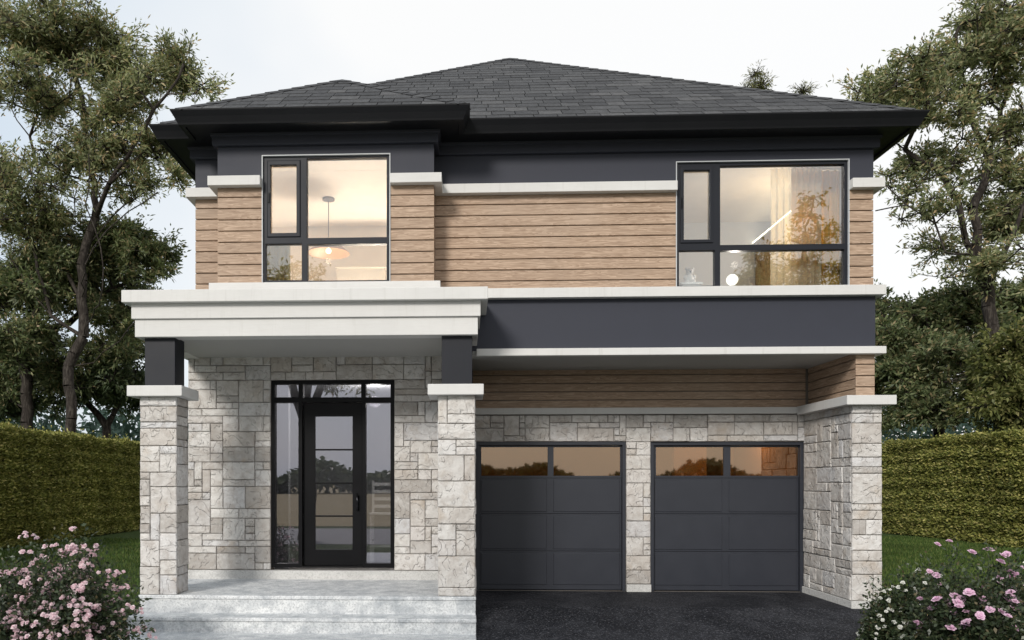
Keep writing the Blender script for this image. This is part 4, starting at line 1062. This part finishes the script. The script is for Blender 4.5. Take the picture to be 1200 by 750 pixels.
# lit cove along the right hand slatted wall
m = MB(); wa = at(884, 300, 1.1)[0]
for k in range(26): m.box(wa+.02, wa+.05, YM+.8+k*.07, YM+.84+k*.07, Z_F2, 5.95)
m.box(wa+.05, wa+.12, YM+.75, 1.19, Z_F2, 5.95)
tag(m.build('slatted_panel', pl('gold_slats', (.45, .30, .13))), 'gold slatted wall panel under the cove light in the right upper room', 'wall panel')
root = empty('cove_lamp', (wa+.05, 0, 5.97), 'lit strip lamp along the top of the slatted panel', 'lamp')
m = MB(); m.box(wa+.0, wa+.10, YM+.75, 1.19, 5.955, 5.975); m.build('housing', WHITE, root)
m = MB(); m.box(wa-.004, wa+.03, YM+.78, 1.17, 5.978, 5.992); m.build('light_strip', m_emit('strip_glow', (1, .85, .6), 9), root)
point_light('cove_light', (wa-.10, -.75, 5.6), 34, (1, .80, .5), size=.05)
bl_g = at(858, 328, YM+.6)
point_light('globe_light', bl_g+[0,-.1,.2], 26, (1, .88, .78), .05)
# round lamp and toy bear on shelf
bl_ = at(858, 328, YM+.6); root = empty('globe_lamp', (bl_[0], bl_[1], Z_F2+.8), 'small lit round lamp in the right upper window', 'lamp')
m = MB(); m.lathe(bl_, [(.001, -.085), (.04, -.075), (.075, -.04), (.085, 0), (.075, .04), (.04, .075), (.001, .085)], 20); m.build('globe', m_emit('globe_glow', (1, .93, .82), 2.2), root, smooth=True)
m = MB(); m.cyl(bl_-[0,0,.22], bl_-[0,0,.08], .03, .02); m.cyl(bl_-[0,0,.23], bl_-[0,0,.21], .07, .07, 16); m.build('lamp_foot', WHITE, root)
m = MB(); m.box(bl_[0]-.5, bl_[0]+.35, YM+.45, YM+.85, bl_[2]-.27, bl_[2]-.232); 
for sx in (-.47, .30):
    for sy in (.47, .79): m.box(bl_[0]+sx, bl_[0]+sx+.03, YM+sy, YM+sy+.03, Z_F2, bl_[2]-.27)
tag(m.build('side_table', WHITE), 'white side table under the round lamp behind the right upper window', 'table')
sh_ = at(808, 333, YM+.45)
m = MB(); m.box(sh_[0]-.16, sh_[0]+.16, YM+.33, YM+.57, sh_[2]-.03, sh_[2]); m.box(sh_[0]-.14, sh_[0]+.14, YM+.35, YM+.55, Z_F2, sh_[2]-.03)
tag(m.build('shelf_unit', WHITE), 'narrow white shelf unit holding the toy bear', 'shelf')
root = empty('toy_bear', tuple(sh_), 'pale grey toy bear sitting on the white shelf', 'toy')
def ball(m, c, r_, sq=1): m.lathe(c, [(max(.0005, r_*cos(t)), sq*r_*sin(t)) for t in np.linspace(-pi/2, pi/2, 9)], 14)
fur = pl('grey_plush', (.55, .53, .52), .95)
m = MB(); ball(m, sh_+[0,0,.07], .065, 1.1); ball(m, sh_+[0,0,.18], .055); ball(m, sh_+[-.05,-.04,.03], .03); ball(m, sh_+[.05,-.04,.03], .03); ball(m, sh_+[-.065,-.01,.10], .025, 1.4); ball(m, sh_+[.065,-.01,.10], .025, 1.4)
m.build('body', fur, root, smooth=True)
for sx in (-.045, .045): m = MB(); ball(m, sh_+[sx,0,.225], .022); m.build('ear', fur, root, smooth=True)
m = MB(); ball(m, sh_+[0,-.05,.17], .014); ball(m, sh_+[-.02,-.05,.19], .006); ball(m, sh_+[.02,-.05,.19], .006); m.build('face', BLACK, root, smooth=True)
# ladder back stool in the hall
cy = 1.6; c0 = at(448, 600, cy); fl = PF+.04
root = empty('bar_stool', (c0[0], cy, fl), 'white ladder back stool seen through the right sidelight', 'stool')
st1 = at(448, 563, cy)[2]; sz = at(448, 603, cy)[2]
def leg(x, y, z1): m = MB(); m.box(x-.02, x+.02, y-.02, y+.02, fl, z1); m.build('leg', WHITE, root)
for sx in (-.19, .19): leg(c0[0]+sx, cy-.17, sz); leg(c0[0]+sx, cy+.19, st1)
m = MB(); m.box(c0[0]-.22, c0[0]+.22, cy-.2, cy+.2, sz, sz+.035); m.build('seat', WHITE, root, bevel=.008)
m = MB()
for k in range(4): z = sz+.12+k*(st1-sz-.14)/3.6; m.box(c0[0]-.17, c0[0]+.17, cy+.18, cy+.20, z, z+.06)
m.build('backrest', WHITE, root)
m = MB(); m.box(c0[0]-.17, c0[0]+.17, cy-.18, cy-.16, fl+.3, fl+.33); m.box(c0[0]-.17, c0[0]+.17, cy+.18, cy+.2, fl+.3, fl+.33); m.box(c0[0]-.2, c0[0]-.18, cy-.15, cy+.17, fl+.4, fl+.43); m.box(c0[0]+.18, c0[0]+.2, cy-.15, cy+.17, fl+.4, fl+.43); m.build('stretcher', WHITE, root)
point_light('hall_fill_light', (-1.6, 1.0, 3.2), 60, (1, .93, .85), .1)  # added fill so the hall and stool show; no lit lamp is visible
point_light('garage_fill_light', (2.6, 1.2, 2.6), 26, (1, .75, .5), .1)  # added warm fill behind the garage panes, without a visible lamp
point_light('garage_fill_light', (5.0, 1.6, 2.6), 16, (1, .75, .5), .2)  # second added fill, for the boards behind the right door

# ============================================================ the street side, seen only as reflections
def street_tree(x, y, h, seed, lab, rr_=2.6, base=.3):
    b_ = np.array([x, y, float(gz(y))-.05]); t_ = b_+[0, 0, h*.40]
    lm = [[b_, b_+[.15, 0, h*.2], t_], [t_, t_+[1.2, .4, h*.2], t_+[2.0, .8, h*.33]], [t_, t_+[-1.0, -.5, h*.22], t_+[-1.7, -.6, h*.36]], [t_, t_+[.2, -.4, h*.28], t_+[.1, -.2, h*.45]]]
    bb = [(t_+np.array([0, 0, h*.28]), rr_, 1.5, 1), (t_+np.array([1.5, 0, h*.22]), rr_*.7, 1, 1), (t_+np.array([-1.5, 0, h*.25]), rr_*.7, 1, 1), (t_+np.array([0, 0, h*.42]), rr_*.6, 1, 1)]
    tree('street_tree', lab, lm, bb, y, seed, LEAF_A, nclump=60, leaves=170, leaf=(.20, .04), base_r=base, clump_r=.8, group='street trees mirrored in the glass')
street_tree(-6.3, -19, 11.8, 71, 'street tree mirrored in the left windows and front door', 2.4)
street_tree(12.6, -20, 14, 72, 'street tree mirrored in the right upper window', 2.6)
r = np.random.default_rng(81); Pq = []
n = 26000; an = r.uniform(-1.1, 1.1, n); dd = 150+r.uniform(-8, 8, n); hgt = 4.2+1.5*np.sin(an*23)+1.2*np.sin(an*57+1)
P_ = np.stack([np.sin(an)*dd, -13-np.cos(an)*dd, hgt*np.sqrt(r.random(n))-.4], 1); D_ = r.normal(size=(n, 3))
o = quads_mesh('far_wood', leaf_quads(r, P_, D_, r.uniform(1, 2, n), r.uniform(.4, .8, n)).reshape(-1, 3), LEAF_D); tag(o, 'distant wood across the fields mirrored in the garage glass', 'wood', kind='stuff')

# a further wood closes the view behind the hedges
LEAF_T = m_leaf('far_leaves', [(0, (.035, .060, .050)), (.5, (.060, .095, .080)), (1, (.10, .15, .13))], .3, .7, .1)
Q = []
for (xa_, xb_, n, hh_) in ((-50, -16, 9000, 6.8), (20, 62, 10000, 7.2)):
    x = r.uniform(xa_, xb_, n); y = 46+r.uniform(-5, 5, n); hgt = hh_+1.3*np.sin(x*.9)+.8*np.sin(x*2.3+1)
    P_ = np.stack([x, y, hgt*r.random(n)**.7-.3], 1); Q.append(leaf_quads(r, P_, r.normal(size=(n, 3)), r.uniform(.5, 1.0, n), r.uniform(.12, .25, n)))
o = quads_mesh('far_wood', np.concatenate(Q).reshape(-1, 3), LEAF_T); tag(o, 'bluish green distant wood glimpsed between the trunks above the hedges', 'wood', kind='stuff')
